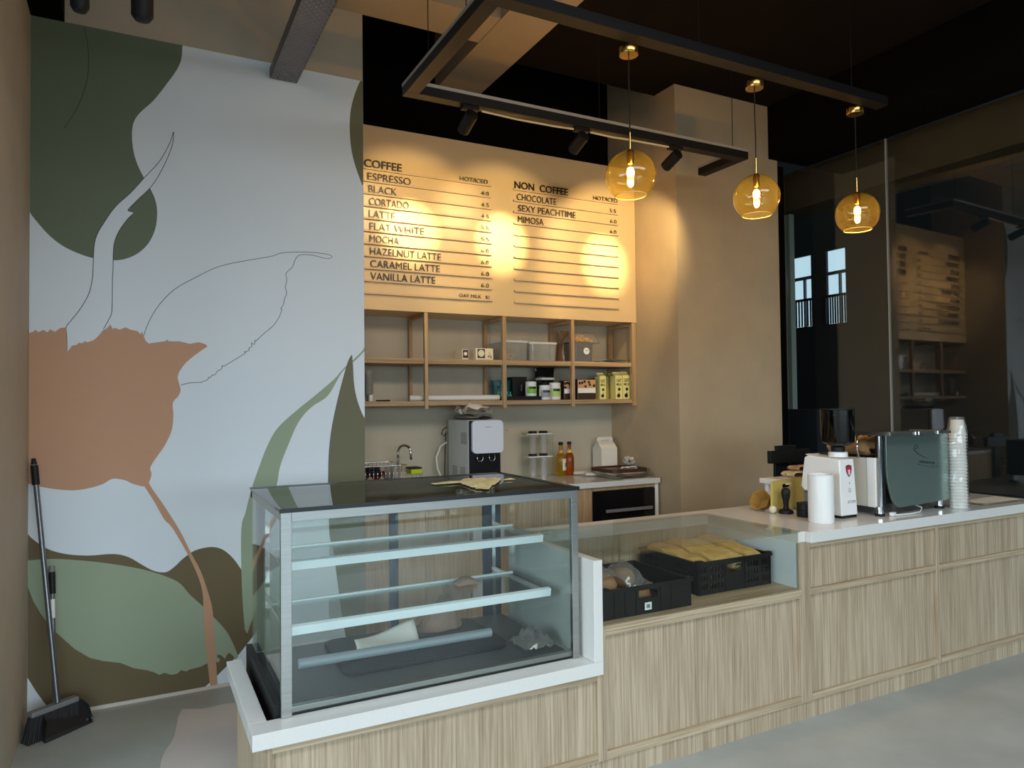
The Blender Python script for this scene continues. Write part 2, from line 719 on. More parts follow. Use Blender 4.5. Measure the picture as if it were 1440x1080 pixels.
def line(pts, wpx, lift, n=4):
    pts = smooth_poly(pts, False, n)
    mural.m(6)
    P = [at(x, y, Y=YW) for x, y in pts]
    L = []
    R = []
    for i, p in enumerate(P):
        t = P[min(i + 1, len(P) - 1)] - P[max(0, i - 1)]
        t.normalize()
        sd = Vector((-t.z, 0, t.x)) * wpx
        yy = YW - 0.003 - lift
        L.append(mural.bm.verts.new((p.x + sd.x, yy, p.z + sd.z)))
        R.append(mural.bm.verts.new((p.x - sd.x, yy, p.z - sd.z)))
    for i in range(len(P) - 1):
        f = mural.bm.faces.new((L[i], R[i], R[i + 1], L[i + 1]))
        f.material_index = 6


mural.m(0).box(-0.4815, 1.217, YW - 0.003, YW - 0.0005, 0.018, 3.515)
# dark green leaf at the top
top_leaf = smooth_poly(za([(710, 182), (706, 230), (690, 270), (655, 320), (600, 390), (545, 440), (520, 480), (514, 530), (520, 590), (535, 640), (560, 692), (585, 735), (605, 780), (612, 830), (605, 890), (580, 945), (540, 985), (490, 1008), (440, 1014), (365, 1006), (300, 985), (240, 955), (190, 915), (145, 865), (105, 815)]), False)
shape(za([(90, 40), (115, 40)]) + za([(712, 150)]) + top_leaf, 1, 0.0004)
stemL = za([(675, 515), (660, 560), (620, 630), (560, 695), (510, 750), (450, 805), (410, 860), (380, 910), (368, 950), (364, 1000), (362, 1060)]) + zb([(358, 100), (345, 150), (310, 210), (270, 260), (258, 278)])
stemR = za([(676, 515), (672, 560), (650, 620), (620, 680), (585, 732), (540, 775), (515, 800), (498, 820), (521, 829), (500, 850), (470, 890), (450, 930), (442, 970), (440, 1060)]) + zb([(438, 80), (436, 210), (425, 245), (403, 285)])
shape(stemL + zb([(260, 372), (380, 330)]) + stemR[::-1], 0, 0.0007)
line(stemL + zb([(260, 310), (262, 370)]), 0.0016, 0.001)
line(stemR, 0.0016, 0.001)
line(za([(328, 105), (342, 180), (345, 260), (335, 330), (310, 400), (280, 455), (250, 500)]), 0.0014, 0.001)
# olive shape on the right edge
shape(smooth_poly(za([(1403, 312), (1380, 370), (1365, 430), (1361, 500), (1367, 580), (1384, 650), (1410, 722)]), False) + za([(1440, 722), (1440, 312)]), 5, 0.0004)
# tan flower
flower = zb([(100, 300), (112, 300), (125, 297), (140, 288), (150, 297), (170, 288), (185, 298), (195, 286), (215, 295), (235, 281), (258, 278), (260, 330), (263, 373), (280, 350), (300, 346), (305, 338), (320, 340), (330, 332), (340, 336), (365, 328), (385, 310), (400, 290), (415, 283), (430, 266), (438, 284), (450, 280), (465, 287), (490, 278), (510, 288), (535, 292), (548, 306), (552, 294), (562, 318), (568, 332), (580, 341), (620, 335), (645, 332), (650, 325), (656, 332), (700, 333), (740, 342), (775, 336), (800, 344), (808, 352)]) + smooth_poly(zb([(808, 352), (770, 378), (730, 410), (705, 440), (692, 470), (698, 500), (703, 522), (695, 545), (673, 572), (675, 620), (668, 680), (640, 740), (605, 790), (585, 825), (590, 850), (578, 886), (560, 897), (515, 886), (490, 874), (440, 867), (400, 888), (350, 903), (290, 912), (220, 908), (160, 898), (100, 883)]), False)
shape(flower, 2, 0.0012)
# line-drawn petal
petal = zb([(560, 310), (580, 255), (620, 190), (680, 130), (760, 85), (850, 42), (950, 20), (1055, 2), (1100, -12), (1190, -15), (1270, -7), (1293, 4), (1270, 11), (1220, -2), (1170, -4), (1150, 13), (1138, 43), (1113, 68), (1116, 85), (1115, 105), (1110, 120), (1116, 145), (1108, 165), (1103, 190), (1092, 206), (1098, 209), (1085, 240), (1065, 270), (1030, 300), (1000, 328), (996, 332), (992, 328), (990, 345), (978, 338), (980, 352), (968, 360), (970, 368), (950, 374), (956, 378), (920, 400), (888, 420), (870, 430), (865, 426), (862, 440), (845, 449), (838, 462), (826, 464), (820, 473), (812, 472), (808, 482), (780, 492), (740, 494), (703, 503)])
line(petal, 0.0014, 0.001, 3)
# tan flower stalk
shape(smooth_poly(zb([(558, 890), (600, 955), (640, 1025), (672, 1080)])[:-1] + zc([(672, 145), (735, 255), (775, 345), (790, 410), (792, 500), (800, 580), (810, 690), (820, 775)]), False) + smooth_poly(zc([(847, 765), (840, 640), (832, 520), (825, 450), (805, 380), (780, 310), (740, 235), (700, 155), (640, 60), (598, 0)]) + zb([(580, 884)]), False), 2, 0.0022)
# olive-brown ground shape
shape(smooth_poly(zc([(95, 160), (150, 205), (200, 232), (270, 248), (350, 252), (440, 246), (500, 258), (560, 292), (600, 312), (645, 317), (680, 295), (715, 262), (760, 232), (820, 219), (865, 228), (905, 260), (938, 305), (965, 350), (1000, 400), (1040, 470)]), False) + zc([(990, 560), (930, 637), (865, 700), (835, 730), (800, 770), (350, 870), (215, 890), (175, 828), (140, 780), (95, 728)]), 4, 0.0004)
# sage leaf over it
shape(smooth_poly(zc([(95, 272), (200, 265), (300, 270), (400, 280), (500, 295), (580, 312), (650, 335), (700, 360), (740, 405), (790, 450), (840, 500), (880, 545), (905, 590), (928, 645)]), False) + zc([(918, 658), (905, 640), (893, 630), (882, 640), (876, 655), (862, 640), (845, 638), (846, 648), (858, 656), (850, 668), (835, 664), (810, 670), (780, 685), (740, 695), (725, 703), (705, 698), (690, 712), (665, 716), (640, 708), (620, 716), (600, 706), (570, 698), (520, 690), (470, 670), (400, 662), (350, 650), (290, 615), (240, 570), (200, 535), (160, 480), (130, 430), (95, 375)]), 3, 0.0008)
# tall sage blade and tall dark blade by the right edge
shape(smooth_poly(zb([(1440, 338), (1420, 358), (1385, 395), (1335, 440), (1300, 480), (1230, 540), (1150, 605), (1080, 670), (1040, 740), (1005, 830), (975, 920), (955, 1000), (945, 1080)])[:-1] + zc([(942, 125), (938, 200), (940, 320), (945, 440), (953, 540)]), False) + smooth_poly(zc([(962, 556), (975, 520), (1005, 420), (1025, 250), (1045, 60)]) + zb([(1075, 900), (1090, 820), (1120, 740), (1160, 650), (1210, 590), (1275, 545), (1320, 470), (1342, 440), (1390, 400), (1440, 346)]), False), 3, 0.0014)
shape(smooth_poly(zb([(1370, 383), (1355, 410), (1335, 480), (1310, 580), (1290, 680), (1280, 780), (1278, 890), (1282, 1080)]) + zc([(1300, 250), (1330, 480), (1360, 640)]), False) + zc([(1440, 640)]) + smooth_poly(zb([(1440, 660), (1422, 635), (1410, 615), (1390, 560), (1378, 500), (1374, 430)]), False), 5, 0.0018)
line(zb([(1368, 392), (1355, 412), (1335, 480), (1310, 580), (1290, 680), (1280, 780), (1278, 890)]), 0.0012, 0.0024)
mural.build('wall_mural', [M_mw, M_mg, M_mt, M_ms, M_mo, M_md, M_ml], label='large botanical mural with tan flower, green leaves and thin line petals on white', cat='mural')

# ================================================================ counters
YC = 2.457          # face of the stiles and rails
YP = 2.475          # recessed panels


def counter_face(root, x0, x1, z1, stiles, rails, panel_rects):
    for a, b in stiles:
        mb = MB()
        mb.box(a, b, YC, YP + 0.01, 0.085, z1)
        mb.build('stile', M_oak, root, bevel=0.0015)
    for a, b, c, d in rails:
        mb = MB()
        mb.box(a, b, YC + 0.0005, YP + 0.0095, c, d)
        mb.build('rail', M_oakh, root, bevel=0.0015)
    for a, b, c, d in panel_rects:
        mb = MB()
        mb.box(a, b, YP, YP + 0.012, c, d)
        mb.build('front_panel', M_oak, root)
    mb = MB()
    mb.box(x0, x1, YC + 0.012, YP + 0.02, 0, 0.085)
    mb.build('plinth', M_oak, root)


c1 = thing('display_counter', 'low oak counter with white rim holding the empty glass cake showcase', 'counter', (1.0, 2.85, 0))
mb = MB()
mb.box(0.366, 1.678, YP + 0.012, 3.20, 0.0, 0.385)
mb.box(0.366, 0.384, YP + 0.012, 3.20, 0.385, 0.437)
mb.build('carcass', M_oak, c1)
counter_face(c1, 0.363, 1.679, 0.437, [(0.363, 0.387), (1.655, 1.679)], [(0.387, 1.655, 0.412, 0.437), (0.387, 1.655, 0.085, 0.117)], [(0.387, 1.655, 0.117, 0.412)])
c2 = thing('bread_counter', 'oak counter with sunken bread display between the showcase and the coffee bar', 'counter', (2.27, 2.85, 0))
mb = MB()
mb.box(1.679, 2.84, YP + 0.012, 3.20, 0, 0.604)
mb.build('carcass', M_oak, c2)
mb = MB()
mb.box(1.679, 2.84, YC - 0.002, 3.10, 0.604, 0.626)
mb.build('display_deck', M_oakh, c2, bevel=0.001)
mb = MB()
mb.box(1.679, 2.23, 3.10, 3.118, 0.626, 0.845)
mb.box(2.234, 2.84, 3.10, 3.118, 0.626, 0.845)
mb.build('back_panel', M_oak, c2)
counter_face(c2, 1.68, 2.84, 0.604, [(1.68, 1.699), (2.826, 2.84)], [(1.699, 2.826, 0.586, 0.604), (1.699, 2.826, 0.085, 0.117)], [(1.699, 2.826, 0.117, 0.586)])
c3 = thing('coffee_bar_counter', 'tall oak panelled counter carrying the espresso machine, beside the glass wall', 'counter', (3.9, 2.85, 0))
mb = MB()
mb.box(2.856, 4.985, YP + 0.012, 3.20, 0, 0.845)
mb.build('carcass', M_oak, c3)
counter_face(c3, 2.84, 4.985, 0.845, [(2.84, 2.902), (3.895, 3.923), (4.94, 4.985)],
             [(2.902, 3.895, 0.825, 0.845), (3.923, 4.94, 0.825, 0.845), (2.902, 3.895, 0.594, 0.623), (3.923, 4.94, 0.594, 0.623), (2.902, 3.895, 0.085, 0.117), (3.923, 4.94, 0.085, 0.117)],
             [(2.902, 3.895, 0.117, 0.594), (3.923, 4.94, 0.117, 0.594), (2.902, 3.895, 0.623, 0.825), (3.923, 4.94, 0.623, 0.825)])
mb = MB()
mb.box(2.84, 2.856, YP + 0.012, 3.10, 0.626, 0.845)
mb.build('side_panel', mat('white_laminate', S(222, 226, 228), 0.3), c3, label='white side panel facing the bread display')
# white worktops
mb = MB()
mb.box(0.325, 1.677, 2.445, 2.5415, 0.437, 0.49)
mb.box(0.325, 0.384, 2.5415, 3.20, 0.437, 0.49)
mb.box(1.615, 1.677, 2.5415, 3.20, 0.437, 0.49)
mb.box(1.634, 1.677, 2.445, 3.20, 0.49, 0.90)
mb.build('worktop', M_slab, bevel=0.002, label='low white quartz rim around the showcase with an upright end', cat='worktop')
mb = MB()
mb.box(2.898, 4.99, 2.445, 3.25, 0.845, 0.897)
mb.box(2.85, 2.898, 2.48, 3.25, 0.845, 0.897)
mb.box(1.679, 2.85, 3.105, 3.25, 0.845, 0.897)
mb.build('worktop', M_slab, bevel=0.002, label='long white quartz worktop of the coffee bar with ledge behind the bread', cat='worktop')
# glass cover over the bread
bc = thing('bread_display_glass', 'clear glass cover over the bread crates, top and front panes', 'glass cover', (2.26, 2.8, 0.626))
mb = MB()
mb.box(1.66, 2.852, 2.468, 3.125, 0.898, 0.906)
mb.build('top_pane', G_clear, bc)
mb = MB()
mb.box(1.680, 2.838, 2.470, 2.478, 0.627, 0.897)
mb.build('front_pane', G_clear, bc)

# ================================================================ cake showcase
sx0, sx1, sy0, sy1, sz0, sz1 = 0.428, 1.615, 2.528, 3.25, 0.39, 1.182
sc = thing('cake_showcase', 'empty glass cake showcase with steel frame sitting in the low white rim', 'display case', ((sx0 + sx1) / 2, (sy0 + sy1) / 2, 0.385))
mb = MB()
mb.box(sx0 - 0.02, sx1 - 0.004, sy0 + 0.014, sy1, 0.386, 0.489)
mb.box(sx0 - 0.02, sx0 + 0.003, sy0 + 0.024, sy1, 0.489, 0.532)
mb.build('base', M_bplast, sc)
mb = MB()
mb.box(sx0, sx0 + 0.036, sy0, sy0 + 0.02, 0.491, sz1)
mb.build('front_post', M_steel, sc, bevel=0.001)
mb = MB()
mb.box(sx1 - 0.03, sx1, sy0, sy0 + 0.02, 0.491, sz1)
mb.build('front_post', M_steel, sc, bevel=0.001)
mb = MB()
mb.box(sx0 + 0.036, sx1 - 0.03, sy0, sy0 + 0.02, sz1 - 0.035, sz1)
mb.build('top_rail', M_steel, sc, bevel=0.001)
for x in (sx0, sx1 - 0.03):
    mb = MB()
    mb.box(x, x + 0.03, sy0 + 0.021, sy1, sz1 - 0.03, sz1)
    mb.build('side_rail', M_steel, sc, bevel=0.001)
mb = MB()
mb.box(sx0, sx1, sy1 - 0.035, sy1, sz1 - 0.03, sz1 - 0.0005)
mb.build('back_rail', M_bmetal, sc)
mb = MB()
mb.box(sx0 - 0.004, sx1 + 0.005, sy0 - 0.004, sy1 + 0.01, sz1 + 0.001, sz1 + 0.009)
mb.build('top_glass', glass('smoked_top_glass', (0.50, 0.51, 0.45), 0.05), sc)
M_edge = mat('black_edge_tape', (0.008, 0.009, 0.009), 0.3)
mb = MB()
mb.box(sx0 - 0.005, sx1 + 0.006, sy0 - 0.006, sy0 - 0.0045, sz1 - 0.003, sz1 + 0.012)
mb.box(sx1 + 0.0055, sx1 + 0.007, sy0 - 0.006, sy1 + 0.01, sz1 - 0.002, sz1 + 0.011)
mb.box(sx0 - 0.005, sx1 + 0.006, sy1 - 0.04, sy1 + 0.011, sz1 + 0.0095, sz1 + 0.0105)
mb.box(sx1 - 0.02, sx1 + 0.006, sy0, sy1 + 0.011, sz1 + 0.0095, sz1 + 0.0105)
mb.build('glass_edging', M_edge, sc)
mb = MB()
mb.box(sx0 + 0.036, sx1 - 0.03, sy0 + 0.006, sy0 + 0.012, 0.492, sz1 - 0.035)
mb.build('front_glass', G_case, sc)
for x in (sx0 + 0.004, sx1 - 0.012):
    mb = MB()
    mb.box(x, x + 0.006, sy0 + 0.022, sy1 - 0.01, 0.492, sz1 - 0.03)
    mb.build('side_glass', G_case, sc)
mb = MB()
mb.box(sx0 + 0.012, sx1 - 0.014, sy0 + 0.03, sy1 - 0.03, 0.490, 0.498)
mb.build('deck', mat('grey_steel_deck', S(78, 80, 82), 0.4, 0.3, noise_amt=0.08, nscale=5), sc)
mb = MB()
mb.box(sx0 + 0.012, sx1 - 0.014, sy0 + 0.014, sy0 + 0.040, 0.4985, 0.518)
mb.build('front_sill', M_steel, sc, bevel=0.002)
M_led = mat('shelf_light_strip', S(228, 238, 238), 0.3)
for (yf, yb, z) in ((2.735, 3.03, 0.958), (2.675, 3.03, 0.738)):
    mb = MB()
    mb.box(0.475, 1.565, yf + 0.022, yb - 0.01, z, z + 0.006)
    sh = mb.build('shelf', G_clear, sc)
    mb = MB()
    mb.prism([(0.472, yf, z + 0.008), (0.472, yf + 0.022, z + 0.012), (0.472, yf + 0.03, z - 0.006), (0.472, yf + 0.006, z - 0.024)], (1.098, 0, 0))
    mb.build('shelf_edge', M_led, sh, bevel=0.001)
    mb = MB()
    mb.box(0.475, 1.565, yb - 0.01, yb + 0.004, z - 0.006, z + 0.012)
    mb.build('shelf_back_rail', M_led, sh)
    for x in (0.478, 1.545):
        mb = MB()
        mb.box(x, x + 0.014, yf + 0.02, yb + 0.18, z - 0.016, z - 0.001)
        mb.build('shelf_bracket', M_white, sh)
for x in (0.478, 1.545):
    mb = MB()
    mb.box(x, x + 0.018, sy1 - 0.05, sy1 - 0.035, 0.4985, sz1 - 0.03)
    mb.build('shelf_upright', M_chrome, sc)
# sliding rear doors
for (a, b, y) in ((0.45, 1.075, sy1 - 0.016), (1.03, 1.60, sy1 - 0.03)):
    mb = MB()
    mb.box(a, b, y, y + 0.006, 0.505, sz1 - 0.032)
    d = mb.build('rear_door', G_clear, sc)
    for x, wd in ((a, 0.028), (b - 0.028, 0.028) if b < 1.2 else (1.505, 0.095)):
        mb = MB()
        mb.box(x, x + wd, y - 0.004, y + 0.010, 0.499, sz1 - 0.031)
        mb.build('door_stile', mat('dark_blue_metal', S(42, 50, 60), 0.4, 0.3), d)
# ================================================================ menu boards
M_rail = mat('menu_rail_paint', S(198, 174, 138), 0.5)
M_letter = mat('black_letter', (0.010, 0.009, 0.009), 0.4)
YM = 4.70


def menu(name, label, xl, xr, ya, yb, pa, pb, heading, hx, items):
    """items: (rail index, kind, text, px0, px1)"""
    za_, zb_ = at(pa, ya, Y=YM).z, at(pb, yb, Y=YM).z
    X0 = xl
    X1 = xr
    t = thing(name, label, 'menu', ((X0 + X1) / 2, YM, zb_ - 0.02))
    zr = [za_ + (zb_ - za_) * k / 10 for k in range(11)]
    for z in zr:
        mb = MB()
        mb.prism([(X0, YM - 0.0005, z - 0.013), (X0, YM - 0.016, z - 0.013), (X0, YM - 0.016, z), (X0, YM - 0.0005, z)], (X1 - X0, 0, 0))
        mb.build('rail', M_rail, t)
    for k, kind, s, p0, p1 in items:
        h = {'h': 0.056, 'i': 0.050, 'p': 0.031, 's': 0.033, 'o': 0.028}[kind]
        z = zr[k] + 0.0005
        x0 = at(p0, 300, Y=YM).x
        # px -> X along the row: take the row height into account
        yy = lambda px: None
        x0 = xat(p0, z)
        x1 = xat(p1, z)
        mb = MB()
        mb.text(s, h, FRONT(x0, YM - 0.008, z), x1 - x0, 0.003, bold=(0.014 if kind == 'h' else -0.002 if kind == 'i' else -0.004))
        mb.build({'h': 'heading', 'i': 'menu_line', 'p': 'price', 's': 'column_heading', 'o': 'price'}[kind], M_letter, t)
    return t


def xat(px, z):
    """X on the menu wall under pixel column px at height z"""
    lo, hi = 0.5, 5.0
    for _ in range(40):
        mid = (lo + hi) / 2
        v = Vector((mid, YM, z)) - CAM
        x = 720 + FOC * v.dot(RT) / v.dot(FW)
        if x < px:
            lo = mid
        else:
            hi = mid
    return lo


L1 = [(0, 'h', 'COFFEE', 511.5, 564.5), (0, 's', 'HOT/ICED', 645.8, 685.4)]
for k, (s, a, b, p) in enumerate([('ESPRESSO', 516.7, 577.1, '4.0'), ('BLACK', 518, 557.6, '4.5'), ('CORTADO', 518.5, 574.3, '4.5'), ('LATTE', 518.5, 555.3, '5.5'), ('FLAT WHITE', 519.4, 595.8, '5.5'), ('MOCHA', 519.4, 560.4, '6.0'), ('HAZELNUT LATTE', 520, 619.4, '6.0'), ('CARAMEL LATTE', 520.5, 618, '6.0'), ('VANILLA LATTE', 520.8, 611.5, '6.0')]):
    L1 += [(k + 1, 'i', s, a, b), (k + 1, 'p', p, 676, 686.8)]
L1 += [(10, 'o', 'OAT MILK   $1', 645, 687.5)]
menu('menu_board', 'left menu of black letters on thin rails headed COFFEE', 1.225, 2.286, 260.6, 421.5, 689, 690, None, None, L1)
L2 = [(0, 'h', 'NON  COFFEE', 722.9, 797.9), (0, 's', 'HOT/ICED', 833.3, 867.5), (1, 'i', 'CHOCOLATE', 726, 781.3), (1, 'p', '5.5', 856.7, 865.3), (2, 'i', 'SEXY PEACHTIME', 728, 808.6), (2, 'p', '6.0', 857, 866), (3, 'i', 'MIMOSA', 727.5, 763.6), (3, 'p', '6.0', 857, 866)]
menu('menu_board', 'right menu of mostly empty rails headed NON COFFEE', 2.468, 3.415, 286.2, 433, 868, 870, None, None, L2)

# ================================================================ open shelf under the menu
sh = thing('wall_shelf', 'open two tier oak wall shelf under the menu boards', 'shelf', (2.4, 4.88, 1.50))
for z0, z1 in ((1.816, 1.852), (1.524, 1.556)):
    mb = MB()
    mb.box(1.222, 3.581, 4.712, 5.055, z0, z1)
    mb.build('shelf_board', M_oakw, sh, bevel=0.001)
M_oakv = wood('warm_lit_oak_upright', S(198, 168, 128), S(172, 140, 102), (0.66, 0.58, 0.50), axis='Z')  # upright grain, warm light again mixed into the oak colour
posts = [(1.765, 1.790), (2.373, 2.402), (2.965, 2.994), (3.541, 3.582)]
for a, b in posts:
    mb = MB()
    mb.box(a, b, 4.702, 4.732, 1.502, 2.172)
    mb.build('front_post', M_oakv, sh, bevel=0.001)
    mb = MB()
    mb.box(a, b, 5.02, 5.052, 1.556, 2.172)
    mb.build('back_post', M_oakv, sh, bevel=0.001)
    mb = MB()
    mb.box(a, b, 4.732, 5.02, 2.145, 2.172)
    mb.build('side_rail', M_oakw, sh, bevel=0.001)

# ================================================================ suspended track frame, spots and pendants
ZT = 3.20
M_lip = mat('grey_aluminium_lip', S(170, 166, 160), 0.4, 0.3)
fr = thing('lighting_track', 'black rectangular track light frame hanging below the ceiling beams', 'light frame', (2.5, 3.15, ZT))


def member(x0, x1, y0, y1, lip=True):
    mb = MB()
    mb.box(x0, x1, y0, y1, ZT, ZT + 0.05)
    mb.build('track_bar', M_bmetal, fr, bevel=0.001)
    if not lip:
        return
    mb = MB()
    e = 0.001
    mb.box(x0 - e, x1 + e, y0 - e, y1 + e, ZT + 0.05, ZT + 0.068)
    mb.build('bar_lip', M_lip, fr)


member(1.262, 3.73, 3.605, 3.675)      # over the back counter
member(1.262, 1.334, 2.66, 3.604)      # left side
member(1.262, 3.76, 2.585, 2.659, False)      # over the serving counter
member(3.66, 3.73, 3.676, 4.03)        # stub towards the pillar
for x, y in ((1.40, 3.64), (2.52, 3.64), (3.62, 3.64), (1.297, 2.9), (2.4, 2.62), (3.5, 2.62)):
    mb = MB()
    mb.cyl((x, y, ZT + 0.06), (x, y, 3.93 if x > 2.0 else 4.35), 0.0025, n=6)
    mb.build('hanging_wire', M_bmetal, fr)
mb = MB()
mb.tube([(1.72, 3.64, ZT - 0.012), (1.95, 3.64, ZT - 0.020), (2.2, 3.64, ZT - 0.018), (2.33, 3.64, ZT - 0.012)], 0.006)
mb.tube([(2.45, 3.64, ZT - 0.012), (2.62, 3.64, ZT - 0.016), (2.72, 3.64, ZT - 0.012), (3.06, 3.64, ZT - 0.008)], 0.006)
mb.build('feed_cable', mat('cream_cable', S(206, 190, 160), 0.4), fr)


def spot_light(nm, x, y, z, d, W, cone, blend, col, rad=0.02):
    L = bpy.data.lights.new(nm, 'SPOT')
    L.energy = W
    L.spot_size = radians(cone)
    L.spot_blend = blend
    L.color = col
    L.shadow_soft_size = rad
    o = bpy.data.objects.new(nm, L)
    COL.objects.link(o)
    o.location = (x, y, z)
    o.rotation_euler = Vector(d).to_track_quat('-Z', 'Y').to_euler()
    return o


WARM = (1.0, 0.74, 0.35)
M_lens = mat('lit_lens', (1, 0.8, 0.5), 0.4, emit=(1.0, 0.78, 0.42), es=12)
spl = ['black track spotlight left of the three, over the coffee menu', 'black track spotlight in the middle, over the right menu heading', 'black track spotlight on the right, beside the pillar']
for i, x in enumerate((1.645, 2.385, 3.112)):
    t = thing('track_spotlight', spl[i], 'spotlight', (x, 3.64, 3.06), 'track spotlights aimed at the menu')
    mb = MB()
    mb.box(x - 0.05, x + 0.05, 3.618, 3.662, ZT - 0.022, ZT - 0.0005)
    mb.build('track_adapter', M_bmetal, t, bevel=0.002)
    mb = MB()
    mb.box(x - 0.006, x + 0.014, 3.63, 3.65, ZT - 0.045, ZT - 0.022)
    mb.build('swivel', M_white, t)
    c = Vector((x, 3.665, 3.125))
    d = Vector((0.0, 0.93, -0.36)).normalized()
    mb = MB()
    mb.tube([(x, 3.64, ZT - 0.044), (x, 3.645, 3.15)], 0.008)
    mb.build('neck', M_bmetal, t)
    M = d.to_track_quat('Z', 'Y').to_matrix()
    mb = MB()
    mb.lathe([(0.030, -0.062), (0.036, -0.058), (0.036, 0.075), (0.033, 0.075), (0.031, 0.055), (0.0, 0.055)], c, 24, M)
    mb.build('lamp_head', M_bmetal, t, smooth=True)
    mb = MB()
    mb.lathe([(0.0, 0.0565), (0.030, 0.0565), (0.030, 0.058), (0, 0.058)], c, 24, M)
    mb.build('lens', M_lens, t)
    lp = c + d * 0.09
    aim = Vector((x + (0.02, -0.01, 0.17)[i], YM, (2.73, 2.72, 2.64)[i])) - lp
    spot_light('spot_core', *lp, aim, 210, 28, 1.0, WARM, 0.015)
    spot_light('spot_wide', *lp, aim + Vector((0.06 * (i == 2), 0, 0)), (28, 28, 50)[i], (74, 74, 78)[i], 0.5, WARM, 0.015)

pl = ['amber glass globe pendant nearest the menu board, leftmost of three', 'amber glass globe pendant in front of the pillar, middle of three', 'amber glass globe pendant in front of the glass wall, rightmost of three']
M_glow = mat('glowing_filament_and_reflection', (1, 0.85, 0.5), 0.4, emit=(1.0, 0.80, 0.40), es=40)
G_bulb = glass('bulb_glass', (1.0, 0.93, 0.78), 0.05)
pend = None
for i, (x, z) in enumerate(((2.040, 2.595), (2.846, 2.592), (3.632, 2.595))):
    y = 2.70
    if pend is None:
        t = thing('pendant_lamp', pl[i], 'pendant lamp', (x, y, z), 'amber globe pendants')
        mb = MB()
        mb.lathe([(0.0, 0.569), (0.044, 0.570), (0.046, 0.573), (0.046, 0.604), (0, 0.604)], (0, 0, 0), 28)
        mb.build('canopy', M_brass, t, smooth=True, local=True)
        mb = MB()
        mb.tube([(0, 0, 0.205), (0.001, 0.0, 0.3), (-0.002, 0, 0.45), (0, 0, 0.57)], 0.003)
        mb.build('cord', M_bplast, t, local=True)
        mb = MB()
        mb.cyl((0, 0, 0.112), (0, 0, 0.206), 0.0045, n=10)
        mb.lathe([(0.012, 0.052), (0.017, 0.054), (0.017, 0.112), (0.011, 0.124), (0.0, 0.126)], (0, 0, 0), 20)
        mb.build('lamp_holder', M_brass, t, smooth=True, local=True)
        mb = MB()
        R = 0.118
        prof = []
        a0 = math.acos(0.073 / R)
        for k in range(33):
            a = -a0 + (pi / 2 - 0.10 + a0) * k / 32
            prof.append((R * cos(a), R * sin(a)))
        mb.lathe(prof, (0, 0, 0), 48, cap=False)
        mb.build('globe_shade', G_amber, t, smooth='all', local=True)
        mb = MB()
        zb0 = -R * sin(a0)
        mb.tube([(0.073 * cos(2 * pi * k / 40), 0.073 * sin(2 * pi * k / 40), zb0) for k in range(40)], 0.0022, 6, True)
        mb.build('shade_rim', mat('amber_rim', S(232, 196, 120), 0.15), t, smooth='all', local=True)
        mb = MB()
        mb.lathe([(0.0, -0.062), (0.014, -0.058), (0.026, -0.035), (0.030, 0.0), (0.024, 0.03), (0.014, 0.05)], (0, 0, 0), 24, cap=False)
        bl = mb.build('bulb', G_bulb, t, smooth='all', local=True)
        for zz, rr, hh in ((0.020, 0.017, 1.3), (-0.036, 0.013, 1.25)):  # upper glow is the bulb, lower one its reflection modelled as a glow
            mb = MB()
            mb.lathe([(rr * cos(a), zz + rr * hh * sin(a)) for a in [(-pi / 2) + pi * k / 12 for k in range(13)]], (0, 0, 0), 16, cap=False)
            mb.build('filament_and_reflection', M_glow, bl, smooth='all', local=True)
        pend = t
    else:
        t = copy_thing(pend, (x, y, z), label=pl[i])
    L = bpy.data.lights.new('pendant_light', 'POINT')
    L.energy = 12
    L.color = (1.0, 0.60, 0.20)
    L.shadow_soft_size = 0.02
    o = bpy.data.objects.new('pendant_light', L)
    COL.objects.link(o)
    o.location = (x, y, z - 0.01)

# ================================================================ cable tray and black fittings high on the left
tr = thing('cable_tray', 'perforated grey metal cable tray jutting from the top of the mural', 'cable tray', (0.75, 2.6, 3.42))
mb = MB()
x0, x1, yA, yB, zt = 0.669, 0.822, 1.4, 4.268, 3.422
M_tray = mat('galvanised_tray', S(120, 114, 116), 0.5, 0.4)
nU, nV = 9, 130
# bottom plate with real slots
us = []
for i in range(nU):
    us += [x0 + (x1 - x0) * (i + 0.22) / nU, x0 + (x1 - x0) * (i + 0.78) / nU]
us = [x0] + us + [x1]
vs = [yA]
for j in range(nV):
    vs += [yA + (yB - yA) * (j + 0.35) / nV, yA + (yB - yA) * (j + 0.65) / nV]
vs += [yB]
vv = [[mb.bm.verts.new((u, v, zt)) for v in vs] for u in us]
for i in range(len(us) - 1):
    for j in range(len(vs) - 1):
        if i % 2 == 1 and j % 2 == 1 and (i // 2 + j // 2) % 2 == 0:
            continue
        mb.bm.faces.new((vv[i][j], vv[i][j + 1], vv[i + 1][j + 1], vv[i + 1][j]))
mb.build('tray_base', M_tray, tr)
for x in (x0, x1 - 0.002):
    mb = MB()
    mb.box(x, x + 0.002, yA, yB, zt, zt + 0.06)
    mb.build('tray_side', M_tray, tr)
for i, (x, zz) in enumerate(((-0.19, 2.975), (0.012, 2.99))):
    mb = MB()
    r = 0.031 if i == 0 else 0.038
    mb.lathe([(0, 0), (r * 0.7, 0.004), (r, 0.02), (r, 1.375 - (0.015 if i else 0))], (x, 3.0, zz), 24)
    mb.build('black_downlight', M_bmetal, smooth=True, label=['smaller black cylinder downlight high on the left, by the black duct', 'larger black cylinder downlight high on the left, towards the cable tray'][i], cat='downlight', group='black cylinder downlights')
mb = MB()
mb.box(-0.481, -0.337, 3.9, 4.277, 3.515, 4.349)
mb.build('black_duct', M_black, label='black square duct in the top left corner above the mural', cat='duct')
